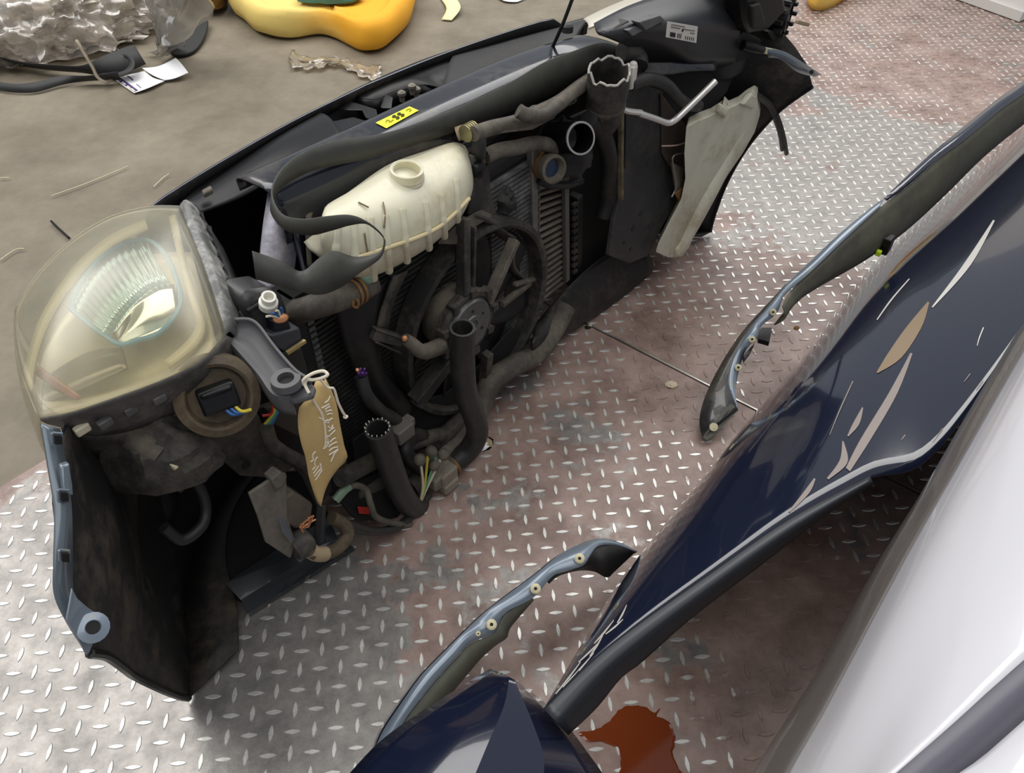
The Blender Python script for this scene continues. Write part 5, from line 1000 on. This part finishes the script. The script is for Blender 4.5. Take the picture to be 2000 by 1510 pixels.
# ================= sheet metal and cables below the near lamp
flat('side_plate', [(385, 860, -.06), (430, 818, -.05), (500, 800, -.04), (530, 860, -.05), (575, 910, -.06), (545, 935, -.06), (470, 930, -.07), (440, 905, -.07)], M_dust, th=.006)
g = G(); c = pn(480, 908, -.055); g.lathe(c, EN, [(.008, 0), (.008, .0015)], 10); build(g, 'bolt_hole', M_core, fe)
flat('front_panel_side', [(500, 800, -.05), (580, 770, -.04), (640, 860, -.03), (650, 960, -.02), (620, 990, -.02), (590, 930, -.04), (545, 880, -.05)], M_blkm, th=.008)
flat('panel_box', [(520, 800, -.035), (588, 775, -.03), (600, 860, -.025), (575, 850, -.03), (535, 830, -.035)], mat('brown_black', (.040, .032, .028), .6), th=.01)
hose('wire_conduit', [(520, 835, -.02), (530, 865, -.02), (555, 885, -.015), (590, 905, -.01), (620, 935, -.005)], .011, M_dust)
for k, col in enumerate(('red', 'yellow', 'green', 'teal', 'blue')):
    hose('loom_wire', [(524 + k * 4, 770, -.02), (532 + k * 4, 790, -.012), (530 + k * 3, 808, -.01), (512 + k * 5, 828 - (k == 0) * 16, -.015)], .0021, M_wires[col], 0, 6)
g = G()
for k in range(4): g.tube([pn(545, 785, -.02), pn(552 + k * 3, 780 + k * 5, -.012)], .0018, 5)
build(g, 'cut_wires', M_wires['purple'], fe)
# control unit bracket near the bottom
flat('control_unit_bracket', [(487, 965, .02), (540, 930, .02), (560, 925, .02), (562, 1010, .03), (578, 1060, .045), (568, 1092, .05), (520, 1060, .045), (505, 1010, .03)], M_ecu, th=.006, label='dusty grey-brown sheet metal bracket')
flat('bracket_ear', [(530, 938, .025), (548, 922, .025), (562, 930, .025), (552, 952, .03), (540, 958, .03)], M_ecu, th=.02)
flat('control_unit', [(540, 985, .02), (575, 962, .02), (612, 985, .02), (608, 1018, .03), (580, 1035, .035), (548, 1018, .03)], mat('brown_dusty_box', (.10, .082, .060), .65, nz=((.06, .05, .04), 12, .4, .7)), th=.05, bev=.004)
flat('foil_patch', [(544, 1005, .045), (556, 1015, .045), (572, 1050, .05), (570, 1062, .05), (552, 1040, .048)], M_flange, th=.002)
g = G(); c = pn(590, 1058, .04); g.lathe(c - EU * .02, EU, [(.020, 0), (.024, .010), (.022, .03), (.016, .034)], 16); build(g, 'loom_boot', M_dust, fe)
hose('taped_loom', [(598, 1070, .05), (620, 1083, .055), (655, 1074, .05), (678, 1048, .04), (672, 1025, .03), (648, 1012, .02)], .0115, M_brownr)
hose('tape_wrap', [(604, 1074, .051), (618, 1082, .054), (634, 1082, .053)], .0128, M_tan)
g = G()
for k in range(7): 
    c = pn(602, 1030, .05); g.tube([c, c + EZ * random.uniform(.005, .02) + EU * random.uniform(-.015, .015), c + EZ * random.uniform(-.005, .02) + EU * random.uniform(-.02, .02)], .0016, 5)
build(g, 'copper_strands', M_copper, fe)
g = G(); g.bar(pn(628, 985, .03), pn(622, 1060, .05), .014, .01); build(g, 'support_strap', M_blkm, fe, bevel=.002)
hose('loom_cable', [(655, 1012, .02), (690, 1028, .025), (730, 1038, .03), (775, 1030, .03), (810, 1000, .02), (838, 965, .01)], .0085, M_rub)
hose('loom_cable', [(672, 955, .0), (695, 948, .005), (715, 958, .01), (724, 985, .02), (735, 1010, .025), (770, 1022, .03), (815, 1024, .03), (850, 1000, .02), (884, 968, .01)], .006, M_rubd)
g = G(); g.tube(N((655, 978, .005), (672, 958, .005), (682, 950, .005)), .008, 8); build(g, 'green_connector', mat('green_plastic', (.16, .24, .16), .5), fe)
for k, col in enumerate(('white', 'yellow', 'green', 'white')):
    hose('loom_wire', [(818, 990, .02), (826 + k * 3, 950, .03), (822 + k * 13, 905 - (k % 2) * 10, .035), (822 + k * 14, 895 - (k % 2) * 14, .03)], .0026, M_wires[col], 0, 6)
for (x, y) in [(820, 898), (842, 882), (848, 908), (866, 888)]:
    g = G(); c = pn(x, y, .035); g.lathe(c, EZ, [(.002, -.012), (.009, -.008), (.012, 0), (.009, .008), (.002, .012)], 12); build(g, 'rubber_seal', M_dusty2, fe, smooth=180)
g = G(); g.box(pn(868, 925, .02), EU * .022, EN * .018, EZ * .018); g.box(pn(876, 945, .03), EU * .020, EN * .012, EZ * .012); g.box(pn(850, 940, .02), EU * .012, EN * .012, EZ * .016); build(g, 'pump_block', mat('dusty_tan_block', (.24, .21, .16), .65, nz=((.14, .12, .09), 20, .4, .7)), fe, bevel=.004)
hose('pump_outlet', [(870, 915, .01), (888, 905, .01), (900, 890, .01)], .018, M_dusty2)
g = G(); g.lathe(pn(884, 912, .012), N((900, 890, .01))[0] - N((870, 915, .01))[0], [(.019, -.003), (.0215, -.003), (.0215, .003), (.019, .003)], 18, cap=False); build(g, 'hose_clip', M_brown, fe)
g = lump(tuple(pn(940, 870, .0) - EZ * .01), .02, .016, .018, .35, 3, 7, 14, 9); build(g, 'broken_plastic', M_tan, fe)
flat('red_tag', [(700, 990, .0), (722, 992, .0), (722, 1006, .002), (702, 1004, .002)], M_wires['red'], th=.003)
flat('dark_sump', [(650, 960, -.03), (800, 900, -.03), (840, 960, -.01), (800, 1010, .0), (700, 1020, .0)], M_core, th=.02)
# ================= inside the near bumper corner
c = pz(265, 985, .16); d = ((CAM - c).normalized() + EN * .4).normalized()
g = G(); g.lathe(c, d, [(.060, -.05), (.072, -.02), (.070, .0), (.052, .012), (.030, .014), (.028, .024), (.002, .026)], 28); fg = build(g, 'fog_lamp', M_blk, fe, label='black fog lamp back inside the bumper corner')
g = G(); g.box(c + d * .02 + EU * .01, EU * .018, EN * .012, EZ * .016); build(g, 'fog_plug', mat('dark_blue_plug', (.008, .03, .06), .4), fg, bevel=.003)
hose('fog_cable', [(350, 925, -.05), (375, 935, -.04), (395, 965, -.03), (402, 1000, -.02), (392, 1030, -.01), (355, 1055, -.01), (320, 1030, -.02)], .008, M_blkm)
hose('fog_cable', [(352, 958, -.05), (354, 935, -.05), (366, 924, -.05), (384, 940, -.05)], .005, M_dust)
g = G(); g.tube([pz(*p) for p in [(172, 968, .36), (170, 945, .38), (178, 928, .39), (193, 912, .40)]], .003, 6); build(g, 'white_wire', M_wires['white'], fe)

g = G(); g.poly([pz(x, y, .010) for x, y in [(250, 1060), (330, 985), (440, 930), (580, 920), (640, 1000), (600, 1085), (478, 1180), (400, 1130)]], EZ * -.004); build(g, 'corner_shade_sheet', M_core, fe)  # black sheet added for the darkness inside the corner, covers the floor
flat('fan_shade_sheet', [(690, 860, -.075), (790, 790, -.075), (870, 770, -.075), (930, 720, -.075), (1000, 640, -.075), (1030, 650, -.07), (960, 760, -.07), (900, 835, -.065), (800, 905, -.06), (700, 950, -.06)], M_core, th=.004)  # black sheet added to darken the gap below the fan
# ================= flat strap looped over the crossmember (loose)
UPE = [(1219, 94, -.09), (1174, 83, -.10), (1120, 100, -.115), (1063, 122, -.125), (993, 163, -.13), (914, 201, -.13), (808, 243, -.13), (741, 262, -.135), (662, 273, -.145), (596, 296, -.15), (552, 328, -.14), (531, 372, -.11), (548, 416, -.06), (590, 428, -.03), (635, 423, -.01), (682, 420, .01), (716, 432, .025), (744, 456, .035), (750, 474, .04), (738, 494, .04), (694, 502, .035), (652, 490, .03), (622, 505, .02), (588, 530, .01), (545, 508, .0), (492, 490, -.02)]
LOE = [(1224, 112, -.085), (1170, 138, -.095), (1120, 164, -.11), (1075, 186, -.12), (1011, 213, -.125), (940, 240, -.125), (840, 273, -.125), (725, 309, -.13), (640, 326, -.14), (585, 345, -.145), (545, 372, -.13), (529, 410, -.10), (556, 448, -.05), (605, 459, -.025), (648, 450, -.005), (684, 440, .012), (716, 438, .026), (745, 459, .036), (752, 477, .041), (742, 505, .045), (702, 534, .05), (664, 562, .045), (624, 576, .035), (580, 568, .02), (540, 558, .01), (500, 545, -.01)]
a = cat(N(*UPE), 6); b = cat(N(*LOE), 6)
g = G(); g.grid([a, [p.lerp(q, .5) for p, q in zip(a, b)], b]); o = build(g, 'strap', M_strap, None, smooth=180, solid=.0022)
tag(o, 'long flat black strap looped over the crossmember and coolant tank', 'strap')
# ================= kraft paper tag on a string
kt = thing('paper_tag', 'brown kraft paper tag with white handwriting hanging from the headlamp arm', 'tag', pn(625, 975, .06))
L_ = N((617, 742, .045), (604, 776, .055), (585, 795, .06), (582, 830, .065), (588, 865, .067), (597, 895, .067), (603, 930, .067), (612, 960, .066), (621, 984, .065))
R2 = N((634, 738, .045), (645, 757, .05), (657, 790, .055), (664, 830, .06), (672, 870, .062), (678, 896, .062), (658, 918, .064), (640, 945, .065), (622, 985, .065))
A, B = resample(cat(L_), 26), resample(cat(R2), 26)
rows = [[p.lerp(q, k / 6) + EN * (.007 * math.sin(math.pi * k / 6)) for p, q in zip(A, B)] for k in range(7)]
g = G(); g.grid(rows); tb = BVHTree.FromPolygons([tuple(v) for v in g.v], g.f); build(g, 'tag_card', M_kraft, kt, smooth=180, solid=.0008)
def ontag(px, py):
    d = ray(px, py).normalized(); h = tb.ray_cast(CAM, d); return (h[0] if h[0] else pn(px, py, .065)) - d * .0012
def zpx(x, y): return (560 + x / 5.206, 710 + y / 5.206)          # traced handwriting
hw = [[(440, 330), (420, 375), (385, 400)], [(355, 455), (400, 430), (430, 415)], [(385, 470), (415, 450), (440, 440)], [(395, 490), (430, 480), (460, 480)], [(410, 520), (440, 510), (465, 515)], [(330, 550), (380, 580), (400, 600), (430, 600), (420, 575), (390, 590)],
      [(430, 580), (450, 565), (465, 560)], [(420, 640), (450, 660), (470, 625)], [(425, 690), (455, 670), (480, 655)], [(440, 730), (470, 700), (492, 680)], [(395, 710), (395, 780), (400, 810), (420, 790), (410, 740), (440, 745)], [(370, 865), (400, 850), (430, 800)],
      [(440, 800), (470, 770), (495, 760)], [(425, 850), (460, 820), (510, 800)], [(430, 890), (470, 860), (520, 850)], [(430, 930), (480, 900), (520, 870)], [(450, 1000), (470, 950), (490, 910), (520, 880)],
      [(295, 895), (270, 920), (265, 950), (270, 980), (245, 1000)], [(315, 950), (290, 980), (285, 1020), (290, 1050), (260, 1080)], [(325, 1040), (300, 1080), (270, 1120)], [(355, 1060), (320, 1100), (280, 1150)], [(360, 1080), (330, 1130), (290, 1190)], [(340, 1020), (350, 1060), (330, 1090)]]
strokes('handwriting', [[zpx(*p) for p in c] for c in hw], ontag, M_ink, kt, .0011, 4)
st_ = thing('tag_string', 'white cotton string tying the kraft tag to the headlamp arm', 'string', pz(608, 760, .54))
g = G(); S1_ = [pz(*p) for p in [(594, 752, .545), (592, 744, .552), (600, 736, .558), (615, 728, .562), (632, 725, .562), (640, 732, .56), (630, 738, .556), (612, 742, .553), (600, 742, .552), (596, 752, .546), (604, 768, .54)]]
g.tube(S1_, .0022, 7); build(g, 'string_loop', M_string, st_)
g = G(); g.tube([pn(626, 741, .06), pn(640, 757, .065), pn(652, 760, .068), pn(660, 785, .07), pn(668, 802, .07), pn(674, 812, .07)], .0019, 7); g.lathe(pn(675, 814, .07), EZ, [(.001, -.004), (.004, 0), (.001, .004)], 8); build(g, 'string_tail', M_string, st_)
g = G(); g.tube([ontag(605, 772), ontag(615, 788), ontag(628, 808), ontag(634, 830), ontag(636, 860), ontag(634, 876)], .0017, 7); build(g, 'string_tail', M_string, st_)
